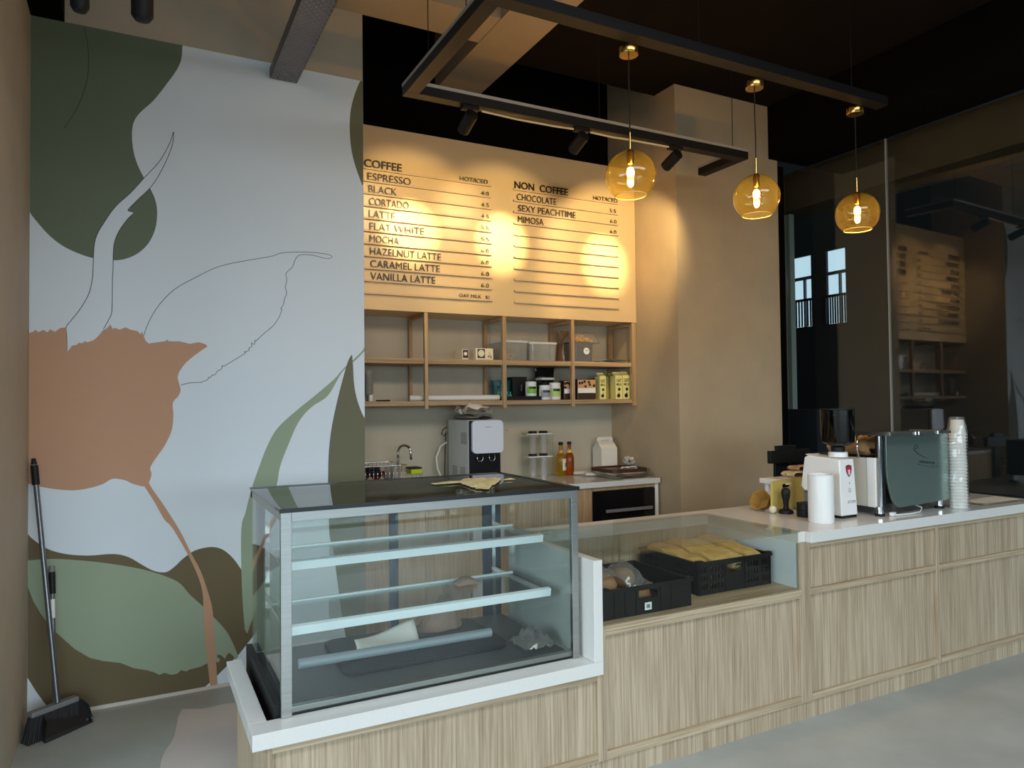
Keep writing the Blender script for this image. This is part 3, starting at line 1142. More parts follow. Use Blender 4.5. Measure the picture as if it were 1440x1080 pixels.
# ================================================================ back counter
ZB = 0.95
bcab = thing('back_counter_cabinet', 'oak base cabinet with doors behind the showcase, under the white back worktop', 'cabinet', (2.1, 4.72, 0))
mb = MB()
mb.box(1.222, 2.952, 4.44, 5.055, 0.08, 0.909)
mb.build('carcass', M_oak, bcab)
mb = MB()
mb.box(1.222, 2.952, 4.48, 4.50, 0, 0.08)
mb.build('plinth', M_oak, bcab)
M_oakwv = M_oakv
xs = [1.222, 1.655, 2.088, 2.521, 2.952]
for a, b in zip(xs, xs[1:]):
    mb = MB()
    mb.box(a + 0.002, b - 0.002, 4.42, 4.4395, 0.085, 0.905)
    mb.build('door', M_oakwv, bcab, bevel=0.001)
ocab = thing('oven_housing', 'oak oven housing with white end panel against the plaster pillar', 'cabinet', (3.25, 4.72, 0))
mb = MB()
mb.box(2.954, 3.524, 4.44, 5.055, 0.0, 0.26)
mb.build('carcass', M_oakwv, ocab)
mb = MB()
mb.box(2.954, 3.524, 4.42, 4.45, 0.882, 0.909)
mb.build('top_rail', M_oakwv, ocab)
mb = MB()
mb.box(3.526, 3.556, 4.415, 5.055, 0, 0.909)
mb.build('end_panel', M_white, ocab, label='white end panel')
ov = thing('oven', 'black built-in oven with long bar handle in the oak housing', 'oven', (3.24, 4.70, 0.262))
mb = MB()
mb.box(2.958, 3.522, 4.432, 4.98, 0.262, 0.880)
mb.build('oven_body', M_bmetal, ov)
mb = MB()
mb.box(2.960, 3.520, 4.412, 4.431, 0.275, 0.876)
mb.build('oven_door', mat('black_glass', (0.006, 0.006, 0.007), 0.08), ov, bevel=0.002)
mb = MB()
mb.box(3.045, 3.470, 4.372, 4.386, 0.722, 0.745)
for x in (3.07, 3.43):
    mb.box(x, x + 0.016, 4.386, 4.4125, 0.727, 0.740)
mb.build('handle', M_greypl, ov, bevel=0.002)
mb = MB()
mb.box(1.222, 3.562, 4.395, 5.055, 0.910, ZB)
mb.build('worktop', M_slab, bevel=0.002, label='white quartz worktop along the back wall under the shelf', cat='worktop')

# water dispenser
yf, yb = 4.60, 4.97
xl = at(659, 640, Y=yf).x
xr = at(703.5, 640, Y=yf).x
zt = at(659, 591, Y=yf).z
wd = thing('water_dispenser', 'white countertop water dispenser with black tap panel below a rounded white front', 'water dispenser', ((xl + xr) / 2, (yf + yb) / 2, ZB + 0.001))
M_wd = mat('grey_white_plastic', S(196, 196, 192), 0.4)
mb = MB()
mb.box(xl, xr, yf + 0.004, yb, ZB + 0.012, zt)
mb.build('body', M_wd, wd, bevel=0.006)
mb = MB()
mb.box(xl + 0.003, xr - 0.003, yf - 0.012, yf + 0.004, ZB + 0.03, zt - 0.004)
mb.build('tap_panel', mat('gloss_black', (0.006, 0.006, 0.007), 0.3, spec=0.2), wd, bevel=0.004)
mb = MB()
fx0, fx1 = at(664, 640, Y=yf - 0.03).x, at(707.5, 640, Y=yf - 0.03).x
fz0, fz1 = at(690, 637, Y=yf - 0.03).z, at(690, 591, Y=yf - 0.03).z
c = ((fx0 + fx1) / 2, (fz0 + fz1) / 2)
mb.prism([(c[0] + u, yf - 0.012, c[1] + v) for u, v in rrect(fx1 - fx0, fz1 - fz0, 0.03, 7)], (0, -0.028, 0))
ff = mb.build('front_cover', mat('cool_white_gloss', S(214, 218, 226), 0.2), wd, bevel=0.003, label='rounded white front cover')
mb = MB()
for k in range(6):
    u = c[0] - 0.026 + 0.0085 * k
    mb.box(u, u + (0.003, 0.006, 0.004, 0.006, 0.005, 0.006)[k], yf - 0.0409, yf - 0.0402, c[1] + 0.066, c[1] + 0.071 + 0.001 * (k % 2))
mb.build('lettering', M_greypl, ff)
mb = MB()
mb.box(xl, xr, yf - 0.06, yb, ZB + 0.001, ZB + 0.028)
mb.build('drip_tray', M_wd, wd, bevel=0.004)
for k in (0.30, 0.68):
    x = xl + (xr - xl) * k
    mb = MB()
    z0 = fz0 - 0.012
    mb.tube([(x - 0.022, yf - 0.024, z0)] + [(x - 0.022 * cos(a), yf - 0.03, z0 - 0.02 - 0.024 * sin(a)) for a in [pi * j / 8 for j in range(9)]] + [(x + 0.022, yf - 0.024, z0)], 0.0035)
    mb.build('tap_lever', M_chrome, wd, smooth='all')
mb = MB()
mb.box(xl + 0.05, xl + 0.078, yf - 0.0135, yf - 0.012, ZB + 0.05, ZB + 0.082)
mb.build('label_sticker', M_white, wd)
M_vent = mat('vent_grey', S(140, 140, 138), 0.6)
for (ya, yb2, z0, z1) in ((4.63, 4.73, 0.30, 0.385), (4.66, 4.75, 0.055, 0.14), (4.80, 4.89, 0.055, 0.14)):
    mb = MB()
    n = 9
    for k in range(n):
        z = ZB + z0 + (z1 - z0) * k / n
        mb.box(xl - 0.0015, xl + 0.0005, ya, yb2, z, z + (z1 - z0) / n * 0.55)
    o = mb.build('side_vent', M_vent, wd)
mb = MB()
p = [(xl - 0.004, yb + 0.02, zt - 0.17), (xl - 0.05, yb + 0.03, zt - 0.2), (xl - 0.085, yb + 0.03, zt - 0.28), (xl - 0.08, yb + 0.02, zt - 0.36), (xl - 0.045, yb, zt - 0.46), (xl - 0.02, yb - 0.02, ZB + 0.006)]
mb.tube([Vector(a) for a in p], 0.007)
mb.build('water_hose', M_white, wd, smooth='all')
mb = MB()
mb.tube([(xl - 0.004, yb + 0.02, zt - 0.06), (xl - 0.03, yb + 0.03, zt - 0.075), (xl - 0.04, yb + 0.03, zt - 0.11), (xl - 0.02, yb + 0.03, zt - 0.125), (xl - 0.006, yb + 0.03, zt - 0.10), (xl - 0.012, yb + 0.03, zt - 0.2), (xl - 0.014, yb + 0.03, ZB + 0.2), (xl - 0.02, yb + 0.03, ZB + 0.006)], 0.0035)
mb.build('power_cord', M_bplast, wd, smooth='all')


mb = MB()
mb.tube([(xr + 0.001, yb - 0.02, zt - 0.05), (xr + 0.08, 5.05, zt - 0.06), (xr + 0.22, 5.054, zt - 0.085), (xr + 0.30, 5.054, zt - 0.10)], 0.0022, 6)
mb.build('thin_cable', M_wd, wd, smooth='all')


# folded cloths: soft stacked layers
def cloth_stack(mb, x0, x1, y0, y1, z, layers, th, seed, wob=0.006, sag=0.0):
    rnd = random.Random(seed)
    for k in range(layers):
        ins = [rnd.uniform(0, 0.012) for _ in range(4)]
        zz = z + k * th
        fx = lambda u: x0 + ins[0] + (x1 - x0 - ins[0] - ins[1]) * u
        fy = lambda v: y0 + ins[2] + (y1 - y0 - ins[2] - ins[3]) * v

        def top(u, v, s=1.0):
            e = min(1, 5 * min(u, 1 - u), 5 * min(v, 1 - v) + 0.2)
            e = sqrt(max(0, 1 - (1 - e) ** 2))
            n = noise.noise(Vector((u * 4 + seed, v * 4, k)))
            return Vector((fx(u) + wob * noise.noise(Vector((v * 5, k, seed))), fy(v) + wob * noise.noise(Vector((u * 5, k + 9, seed))), zz + th * 0.5 + s * th * 0.5 * e + ((0.3 + 25 * wob) * th * n if s > 0 else 0)))
        mb.sheet(lambda u, v: top(u, v, 1.0), 16, 12)
        mb.sheet(lambda u, v: top(1 - u, v, -1.0), 16, 12)


mb = MB()
y0 = 4.66
cx0, cx1 = at(654, 583, Y=y0).x, at(695, 583, Y=y0).x
M_greycl = mat('grey_cloth', S(120, 116, 110), 0.9, bump=0.3, bscale=90)
M_cream = mat('cream_cloth', S(216, 206, 190), 0.9, bump=0.3, bscale=90)
cloth_stack(mb, cx0, cx1, y0, 4.9, zt + 0.001, 1, 0.03, 3, 0.010)
mb.build('folded_cloth', M_greycl, smooth='all', label='folded grey cloth flat on top of the water dispenser', cat='cloth')
mb = MB()
cloth_stack(mb, cx0, cx1 + 0.01, y0, 4.88, zt + 0.040, 1, 0.05, 5, 0.03)
mb.build('folded_cloth', M_cream, smooth='all', label='cream cloth folded on the grey cloth above the water dispenser', cat='cloth')

# faucet, sink caddy, dish rack
fb = Vector((1.633, 4.90, ZB))
fc = thing('faucet', 'chrome gooseneck faucet at the back sink', 'faucet', (fb.x, fb.y, ZB))
mb = MB()
mb.lathe([(0.024, 0.0005), (0.024, 0.008), (0.014, 0.014), (0.013, 0.05), (0.0, 0.05)], (0, 0, 0), 20)
mb.build('base', M_chrome, fc, smooth=True, local=True)
mb = MB()
hgt = 0.245
pts = [(0, 0, 0.05), (0, 0, hgt)] + [(0.035 - 0.035 * cos(a), -0.035 + 0.035 * cos(a), hgt + 0.05 * sin(a)) for a in [pi * k / 12 for k in range(1, 13)]] + [(0.072, -0.072, hgt - 0.05)]
mb.tube(pts, 0.0085, 10)
mb.build('spout', M_chrome, fc, smooth='all', local=True)
mb = MB()
mb.tube([(0, 0, 0.07), (-0.02, -0.02, 0.075), (-0.05, -0.05, 0.085)], 0.005)
mb.build('lever', M_chrome, fc, smooth='all', local=True)
sb = Vector((1.715, 4.80, ZB))
cd = thing('sponge_caddy', 'small wire sponge caddy beside the faucet', 'caddy', (sb.x, sb.y, ZB))
mb = MB()
for z in (0.004, 0.05, 0.10):
    mb.tube([(0.06 * cos(2 * pi * k / 24), 0.045 * sin(2 * pi * k / 24), z) for k in range(24)], 0.002, 6, True)
for k in range(12):
    a = 2 * pi * k / 12
    mb.tube([(0.06 * cos(a), 0.045 * sin(a), 0.003), (0.06 * cos(a), 0.045 * sin(a), 0.10)], 0.0015, 5)
mb.lathe([(0, 0.0015), (0.057, 0.0015), (0.057, 0.003), (0, 0.003)], (0, 0, 0), 24)
mb.build('wire_basket', M_chrome, cd, smooth='all', local=True)
sp = thing('sponge', 'yellow-green sponge with black scouring face on the wire caddy', 'sponge', (sb.x, sb.y, ZB + 0.1025))
mb = MB()
mb.box(-0.04, 0.04, -0.055, 0.055, 0.0, 0.032)
mb.build('foam', mat('lime_foam', S(190, 206, 40), 0.9, bump=0.4, bscale=150), sp, bevel=0.003, local=True)
mb = MB()
mb.box(-0.04, 0.04, -0.055, 0.055, 0.0322, 0.044)
mb.build('scouring_pad', M_bplast, sp, bevel=0.002, local=True)
rk = thing('dish_rack', 'chrome wire dish rack holding dark red dishes, beside the mural edge', 'dish rack', (1.41, 4.71, ZB))
mb = MB()
rx0, rx1, ry0, ry1 = 1.24, 1.58, 4.56, 4.86
RH = 0.185
loop = lambda x0, x1, y0, y1, z: [(x0, y0, z), (x1, y0, z), (x1, y1, z), (x0, y1, z)]


def loop_fine(x0, x1, y0, y1, z, n=8):
    c = loop(x0, x1, y0, y1, z)
    out = []
    for i in range(4):
        a, b = Vector(c[i]), Vector(c[(i + 1) % 4])
        for k in range(n):
            out.append(a.lerp(b, k / n))
    return out
mb.tube(loop_fine(rx0, rx1, ry0, ry1, ZB + RH), 0.003, 6, True)
mb.tube(loop_fine(rx0 + 0.02, rx1 - 0.02, ry0 + 0.02, ry1 - 0.02, ZB + 0.015), 0.003, 6, True)
n = 13
for k in range(n):
    x = rx0 + 0.01 + (rx1 - rx0 - 0.02) * k / (n - 1)
    mb.tube([(x, ry0, ZB + RH), (x, ry0 + 0.02, ZB + 0.015), (x, ry1 - 0.02, ZB + 0.015), (x, ry1, ZB + RH)], 0.0018, 5)
for y in (ry0 + 0.09, ry1 - 0.09):
    mb.tube([(rx0, y, ZB + RH), (rx0 + 0.02, y, ZB + 0.015), (rx1 - 0.02, y, ZB + 0.015), (rx1, y, ZB + RH)], 0.0018, 5)
for x in (rx0 + 0.03, rx1 - 0.03):
    for y in (ry0 + 0.03, ry1 - 0.03):
        mb.tube([(x, y, ZB + 0.0005), (x, y, ZB + 0.016)], 0.004)
mb.build('wire_frame', M_chrome, rk, smooth='all')
M_red = mat('dark_red_plastic', S(92, 26, 34), 0.3)
mb = MB()
cloth_stack(mb, 1.31, 1.50, 4.60, 4.78, ZB + 0.018, 1, 0.10, 41, 0.01)
mb.build('folded_bag', M_red, smooth='all', label='dark red folded plastic bag in the dish rack', cat='bag')
for k in range(3):
    mb = MB()
    z = ZB + 0.122 + 0.0185 * k
    mb.lathe([(0, 0), (0.052, 0.0), (0.058, 0.004), (0.058, 0.013), (0.05, 0.018), (0, 0.018)], (1.375 - 0.003 * k, 4.665, z), 28)
    mb.build('jar_lid', M_bplast, smooth=True, label='black round jar lid, %s of three stacked in the dish rack' % ['lowest', 'middle', 'topmost'][k], cat='lid', group='black lids in the dish rack')
for k, (x, y, l) in enumerate(((1.535, 4.66, 'clear drinking glass at the front right of the dish rack'), (1.53, 4.77, 'clear drinking glass at the back right of the dish rack'))):
    mb = MB()
    mb.lathe([(0.026, 0), (0.033, 0.15), (0.031, 0.15), (0.024, 0.004), (0, 0.004)], (x, y, ZB + 0.0175), 24)
    mb.build('drinking_glass', G_plast, smooth=True, label=l, cat='glass', group='glasses in the dish rack')

# power adapter with looped lead
ad = at(716.5, 668, Z=ZB)
pa = thing('power_adapter', 'black power adapter with looped lead right of the water dispenser', 'power adapter', (ad.x, ad.y, ZB))
mb = MB()
mb.box(-0.022, 0.022, -0.02, 0.02, 0.0005, 0.045)
mb.build('adapter_body', M_bplast, pa, bevel=0.004, local=True)
mb = MB()
mb.tube([(-0.006, 0, 0.045), (-0.004, 0, 0.075), (0.012, 0, 0.09), (0.028, 0, 0.085), (0.038, 0, 0.06), (0.042, 0, 0.03), (0.055, 0.01, 0.004)], 0.003)
mb.build('lead', M_bplast, pa, smooth='all', local=True)

# clear acrylic two tier capsule stand with black lids
yA = 4.88
ax0, ax1 = at(743, 640, Y=yA).x, at(779, 640, Y=yA).x
az1 = at(760, 607, Y=yA).z
st = thing('acrylic_jar_stand', 'clear acrylic two tier jar stand with black lids against the back wall', 'jar stand', ((ax0 + ax1) / 2, yA + 0.05, ZB))
for z, nm in ((az1 - 0.022, 'upper_shelf'), (at(760, 643, Y=yA).z, 'lower_shelf')):
    mb = MB()
    mb.prism([(ax0 + (ax1 - ax0) / 2 + u, yA + 0.055 + v, z) for u, v in rrect(ax1 - ax0, 0.11, 0.02)], (0, 0, 0.008))
    shv = mb.build(nm, M_white, st)
    for k in (0.29, 0.71):
        mb = MB()
        xx = ax0 + (ax1 - ax0) * k
        mb.lathe([(0.0, 0), (0.034, 0), (0.034, 0.014), (0.031, 0.017), (0, 0.017)], (xx, yA + 0.05, z + 0.0085), 24)
        mb.build('jar_lid', M_bplast, shv, smooth=True)
for k in (0.29, 0.71):
    for z0, z1 in ((ZB + 0.001, at(760, 643, Y=yA).z - 0.001), (at(760, 643, Y=yA).z + 0.026, az1 - 0.023)):
        mb = MB()
        xx = ax0 + (ax1 - ax0) * k
        mb.lathe([(0.032, z0), (0.032, z1)], (xx, yA + 0.05, 0), 24, cap=False)
        mb.build('jar_wall', G_plast, st, smooth='all')
for x in (ax0, ax1 - 0.003):
    mb = MB()
    mb.box(x, x + 0.003, yA + 0.005, yA + 0.105, ZB + 0.001, az1)
    mb.build('side_wall', G_clear, st)

# syrup bottles
M_label = mat('cream_label', S(228, 218, 196), 0.6)


def bottle(px, py, h, r, liquid, label_txt, lab, band):
    p = at(px, py, Z=ZB)
    t = thing('syrup_bottle', lab, 'bottle', (p.x, p.y, ZB), 'syrup bottles on the back worktop')
    mb = MB()
    prof = [(0, 0.0005), (r * 0.92, 0.001), (r, 0.008), (r, h * 0.52), (r * 0.86, h * 0.60), (r * 0.5, h * 0.68), (r * 0.40, h * 0.74), (r * 0.38, h * 0.90), (0, h * 0.90)]
    mb.lathe(prof, (0, 0, 0), 28)
    mb.build('bottle_body', liquid, t, smooth=True, local=True)
    mb = MB()
    mb.lathe([(r * 0.44, h * 0.905), (r * 0.46, h * 0.995), (0, h)], (0, 0, 0), 20)
    mb.build('cap', M_bplast, t, smooth=True, local=True)
    mb = MB()
    mb.lathe([(r * 0.56, h * 0.67), (r * 0.45, h * 0.76)], (0, 0, 0), 24, cap=False)
    mb.build('neck_label', band, t, smooth='all', local=True)
    mb = MB()
    n = 14
    mb.sheet(lambda u, v: Vector(((r + 0.0012) * sin(-0.2 + 1.7 * u), -(r + 0.0012) * cos(-0.2 + 1.7 * u), h * (0.17 + 0.34 * v))), n, 2)
    if label_txt:
        lb = mb.build('front_label', M_label, t, smooth='all', local=True)
        mb = MB()
        a0 = 0.62
        for k in range(5):
            a = a0 + 0.22 * cos(2 * pi * k / 5)
            z = h * 0.33 + 0.012 * sin(2 * pi * k / 5)
            c0 = Vector(((r + 0.002) * sin(a), -(r + 0.002) * cos(a), z))
            nn = Vector((sin(a), -cos(a), 0))
            M = nn.to_track_quat('Z', 'Y').to_matrix()
            mb.lathe([(0.0, 0.0006), (0.006, 0.0006), (0.006, 0)], c0, 12, M)
        mb.build('label_motif', M_letter, lb, local=True)
    else:
        mb.bm.free()
    return t


M_syy = mat('yellow_syrup', S(212, 176, 40), 0.06, trans=0.85, ior=1.3)
M_sya = mat('amber_syrup', S(190, 96, 22), 0.06, trans=0.75, ior=1.3)
bottle(789, 669, 0.27, 0.041, M_syy, True, 'yellow syrup bottle with cream label on the back worktop', mat('peach_label', S(214, 140, 90), 0.5))
bottle(801, 668, 0.27, 0.038, M_sya, False, 'amber brown syrup bottle behind the yellow one', mat('yellow_label', S(222, 190, 60), 0.5))

def px_box(px0, px1, y, z):
    """X extent on plane y at height z for two pixel columns"""
    out = []
    for px in (px0, px1):
        lo, hi = 0.5, 6.0
        for _ in range(40):
            mid = (lo + hi) / 2
            v = Vector((mid, y, z)) - CAM
            if 720 + FOC * v.dot(RT) / v.dot(FW) < px:
                lo = mid
            else:
                hi = mid
        out.append(lo)
    return out


# gable carry box, towels, wooden tray, papers
gb = at(856, 655, Z=ZB)
gb.y = 4.86
gx0, gx1 = at(849, 640, Y=4.86).x, at(871, 640, Y=4.86).x
z1 = at(860, 631, Y=4.86).z
z2 = at(860, 617, Y=4.86).z
gbx = thing('carry_box', 'white gable carry box with handle slot in the corner of the back worktop', 'box', ((gx0 + gx1) / 2, 4.91, ZB))
M_card = mat('white_card', S(226, 220, 206), 0.7)
mb = MB()
y0, y1 = 4.89, 5.02
mb.box(gx0, gx1, y0, y1, ZB + 0.0005, z1)
mb.build('box_body', M_card, gbx)
mb = MB()
ym = (y0 + y1) / 2
mb.prism([(gx0, y0 - 0.001, z1 + 0.0005), (gx0, ym - 0.004, z2 - 0.02), (gx0, ym + 0.004, z2 - 0.02), (gx0, y1 + 0.001, z1 + 0.0005)], (gx1 - gx0, 0, 0))
mb.build('gable_lid', M_card, gbx)
mb = MB()
w_ = gx1 - gx0
out = [(gx0 + u + w_ / 2, ym - 0.003, (z2 + z1) / 2 + 0.005 + v) for u, v in rrect(w_, (z2 - z1) + 0.012, 0.014)]
inn = [(gx0 + u + w_ / 2, ym - 0.003, (z2 + z1) / 2 + 0.014 + v) for u, v in rrect(w_ * 0.6, 0.026, 0.012)]
for i in range(len(out)):
    j = (i + 1) % len(out)
    mb.prism([out[i], out[j], inn[j], inn[i]], (0, 0.006, 0))
mb.build('handle', M_card, gbx)


def towel_roll(name, pts, r0, label, m):
    mb = MB()
    n = 40
    P = []
    for i in range(n + 1):
        t = i / n * (len(pts) - 1)
        k = min(int(t), len(pts) - 2)
        P.append(Vector(pts[k]).lerp(Vector(pts[k + 1]), t - k))
    rings = []
    for i, p in enumerate(P):
        t = (P[min(i + 1, n)] - P[max(i - 1, 0)]).normalized()
        sd = Vector((-t.y, t.x, 0)).normalized()
        ring = []
        for k in range(14):
            a = 2 * pi * k / 14
            rr = r0 * (1 + 0.16 * noise.noise(Vector((i * 0.35, k * 0.9, r0 * 50))))
            e = 0.55 if i in (0, n) else 1
            ring.append(mb.bm.verts.new(p + (sd * cos(a) * 1.9 + Vector((0, 0, 1)) * sin(a) * 0.8) * rr * e))
        rings.append(ring)
    for a, b in zip(rings, rings[1:]):
        for k in range(14):
            j = (k + 1) % 14
            mb.bm.faces.new((a[k], a[j], b[j], b[k]))
    mb.bm.faces.new(rings[0][::-1])
    mb.bm.faces.new(rings[-1])
    zmin = min(v.co.z for v in mb.bm.verts)
    bmesh.ops.translate(mb.bm, verts=mb.bm.verts, vec=(0, 0, pts[0][2] - zmin))
    return mb.build(name, m, smooth='all', label=label, cat='towel')


onc = lambda px, y: (px_box(px, px, y, ZB + 0.02)[0], y, ZB + 0.001)
towel_roll('hand_towel', [onc(806, 4.93), onc(826, 4.86), onc(846, 4.83), onc(876, 4.80)], 0.020, 'cream rolled towel lying along the back of the worktop by the carry box', M_cream)
towel_roll('hand_towel', [onc(822, 4.79), onc(840, 4.755), onc(857, 4.725)], 0.018, 'cream towel in front of the rolled towel, nearest the worktop edge', M_cream)
mb = MB()
cloth_stack(mb, gx1 - 0.015, gx1 + 0.07, 4.72, 4.80, ZB + 0.0765, 1, 0.05, 11, 0.012)
# wooden tray with a raised rim and a paper packet on it
ty0, ty1 = 4.50, 4.83
tx0, tx1 = at(862, 665, Y=4.50).x, 3.545
mb.build('crumpled_napkin', M_cream, smooth='all', label='crumpled cream napkin on the corner of the wooden tray by the carry box', cat='napkin')
trw = thing('wooden_tray', 'dark brown wooden serving tray at the right end of the back worktop', 'tray', ((tx0 + tx1) / 2, (ty0 + ty1) / 2, ZB + 0.042))
M_walnut = wood('walnut', S(92, 52, 30), S(66, 36, 22), (0.6, 0.55, 0.5), axis='X', rough=0.4)
mb = MB()
mb.prism([((tx0 + tx1) / 2 + u, (ty0 + ty1) / 2 + v, ZB + 0.042) for u, v in rrect(tx1 - tx0, ty1 - ty0, 0.05, 8)], (0, 0, 0.014))
mb.build('tray_base', M_walnut, trw, bevel=0.003)
mb = MB()
mb.tube([((tx0 + tx1) / 2 + u, (ty0 + ty1) / 2 + v, ZB + 0.060) for u, v in rrect(tx1 - tx0 - 0.014, ty1 - ty0 - 0.014, 0.045, 8)], 0.0085, 8, True)
mb.build('tray_rim', M_walnut, trw, smooth='all')
mb = MB()
cloth_stack(mb, tx0 + 0.13, tx0 + 0.30, ty0 + 0.06, ty0 + 0.11, ZB + 0.057, 1, 0.02, 17, 0.005)
mb.build('paper_packet', M_paper, smooth='all', label='white paper packet lying on the dark wooden tray', cat='packet')
mb = MB()
cloth_stack(mb, tx0 - 0.02, tx1 - 0.02, ty0 - 0.05, ty1 - 0.06, ZB + 0.001, 3, 0.0132, 23, 0.010)
mb.build('paper_sheets', mat('crumpled_cream_paper', S(208, 198, 176), 0.85), smooth='all', label='crumpled cream wrapping paper under the dark wooden tray', cat='paper')
mb = MB()
mb.box(at(886, 676, Z=ZB).x, at(919, 673, Z=ZB).x, 4.402, 4.44, ZB + 0.0006, ZB + 0.0016)
mb.build('white_envelope', M_paper, label='flat white paper strip on the worktop edge below the tray', cat='paper')

# ================================================================ things on the wall shelf
ZU, ZL = 1.8525, 1.5565


def zat(px, py, y):
    return at(px, py, Y=y).z


# tea boxes
M_ivory = mat('ivory_card', S(230, 218, 188), 0.6)
M_navy = mat('navy_print', S(44, 38, 66), 0.5)
y = 4.745
for i, (p0, p1, top, l) in enumerate(((669, 693.5, 489.5, 'wider cream and navy tea box on the upper shelf'), (650, 658.5, 491, 'narrow end-on navy tea box left of the wider one'))):
    x0, x1 = px_box(p0, p1, y, ZU + 0.05)
    zt_ = zat(p0, top, y)
    dpt = 0.07 if i == 0 else 0.13
    t = thing('tea_box', l, 'box', ((x0 + x1) / 2, y + dpt / 2, ZU))
    mb = MB()
    mb.box(x0, x1, y, y + dpt, ZU, zt_)
    mb.build('carton', M_ivory, t, bevel=0.001)
    mb = MB()
    w_, h_ = x1 - x0, zt_ - ZU
    a, b = (0.10, 0.52) if i == 0 else (0.12, 0.95)
    mb.box(x0 + a * w_, x0 + b * w_, y - 0.0012, y - 0.0002, ZU + 0.15 * h_, ZU + 0.93 * h_)
    lb = mb.build('navy_label', M_navy, t)
    mb = MB()
    xc = x0 + (a + b) / 2 * w_
    mb.lathe([(0, 0.0008), (0.30 * h_ if i == 0 else 0.013, 0.0008), (0.30 * h_ if i == 0 else 0.013, 0)], (xc, y - 0.0013, ZU + 0.56 * h_), 20, Vector((0, -1, 0)).to_track_quat('Z', 'Y').to_matrix())
    mb.build('round_mark', M_ivory, lb)
    if i == 0:
        mb = MB()
        for k, (u, v, r) in enumerate(((0.72, 0.3, 0.007), (0.80, 0.42, 0.006), (0.86, 0.25, 0.008), (0.78, 0.62, 0.004))):
            mb.lathe([(0, 0.0008), (r, 0.0008), (r, 0)], (x0 + u * w_, y - 0.0004, ZU + v * h_), 14, Vector((0, -1, 0)).to_track_quat('Z', 'Y').to_matrix())
        mb.build('printed_motif', mat('gold_print', S(150, 112, 50), 0.5), t)


def tub(name, label, p0, p1, ptop, y, d, zbase, m, lidm=None, cat='container', taper=0.94, lid_h=0.018, grp=None):
    x0, x1 = px_box(p0, p1, y, zbase + 0.06)
    zt_ = zat((p0 + p1) / 2, ptop, y)
    t = thing(name, label, cat, ((x0 + x1) / 2, y + d / 2, zbase), grp)
    xc, yc, w_ = (x0 + x1) / 2, y + d / 2, x1 - x0
    mb = MB()
    rings = []
    th = 0.003
    zb_, ze = zbase + 0.0005, zt_ - (lid_h if lidm else 0)
    for sc_, z in ((taper, zb_), (1.0, ze), (1.0 - 2 * th / w_, ze), (taper - 2 * th / w_, zb_ + th)):
        rings.append([mb.bm.verts.new((xc + u * sc_, yc + v * sc_, z)) for u, v in rrect(w_, d, min(w_, d) * 0.14, 4)])
    for a, b in zip(rings, rings[1:]):
        for k in range(len(a)):
            j = (k + 1) % len(a)
            mb.bm.faces.new((a[k], a[j], b[j], b[k]))
    mb.bm.faces.new(rings[0][::-1])
    mb.bm.faces.new(rings[-1])
    mb.build('tub', m, t)
    if lidm:
        mb = MB()
        mb.prism([(xc + u, yc + v, ze + 0.0005) for u, v in rrect(w_ + 0.008, d + 0.008, min(w_, d) * 0.15, 4)], (0, 0, lid_h - 0.001))
        mb.build('lid', lidm, t, bevel=0.002)
    return t, xc, yc, x0, x1, zt_


G_lid = glass('milky_lid', (0.9, 0.9, 0.88), 0.05, 0.2, veil=((0.85, 0.84, 0.8), 0.6))
t, xc, yc, x0, x1, zt_ = tub('storage_container', 'clear lidded storage tub holding cookies, left of two on the upper shelf', 704, 744, 478.5, 4.75, 0.2, ZU, G_plast, G_lid)
M_cookie = mat('cookie', S(206, 160, 92), 0.8, noise_amt=0.15, nscale=40)
mb = MB()
rnd = random.Random(4)
for k in range(26):
    c0 = (xc - 0.02 + rnd.uniform(-0.05, 0.085), yc + rnd.uniform(-0.07, 0.07), ZU + 0.012 + rnd.uniform(0, 0.035))
    M = Matrix.Rotation(rnd.uniform(-0.6, 0.6), 3, 'X') @ Matrix.Rotation(rnd.uniform(-0.6, 0.6), 3, 'Y')
    mb.lathe([(0, -0.005), (0.017, -0.004), (0.019, 0), (0.016, 0.005), (0, 0.007)], c0, 12, M)
mb.build('cookies', M_cookie, smooth='all', label='small pale cookies heaped in the left clear storage tub', cat='cookies', kind='stuff')
tub('storage_container', 'clear lidded storage tub, empty, right of two on the upper shelf', 745.5, 784.5, 481, 4.75, 0.2, ZU, G_plast, G_lid)


def pillow_bag(name, label, p0, p1, ptop, y, d, zbase, m, cat, seed=1, parts=None, fill=0.5, pinch=True, tilt=0.0, crumple=0.010, m2=None):
    x0, x1 = px_box(p0, p1, y + d / 2, zbase + 0.06)
    zt_ = zat((p0 + p1) / 2, ptop, y + d / 2)
    xc, yc, w_, h_ = (x0 + x1) / 2, y + d / 2, x1 - x0, zt_ - zbase
    t = thing(name, label, cat, (xc, yc, zbase))

    def side(s):
        def fn(u, v):
            e = (1 - abs(2 * u - 1) ** 3)
            f = (1 - v ** 4) if pinch else 1
            n = noise.noise(Vector((u * 5 + seed, v * 5, s * 3 + seed)))
            yy = s * d / 2 * sqrt(max(0, e)) * (0.25 + 0.75 * f) + crumple * n * e
            xx = (u - 0.5) * w_ * (1 - 0.12 * sin(pi * v)) + crumple * 0.5 * n
            return Vector((xx, yy + tilt * v * h_, 0.0008 + v * h_ * (1 + 0.03 * noise.noise(Vector((u * 6, seed, 0))))))
        return fn
    mb = MB()
    mb.sheet(side(-1), 18, 14)
    f2 = side(1)
    mb.sheet(lambda u, v: f2(1 - u, v), 18, 14)
    mb.bm.verts.ensure_lookup_table()
    o = mb.build('bag', m, t, smooth='all', local=True, weld=True)
    return t, xc, yc, w_, h_


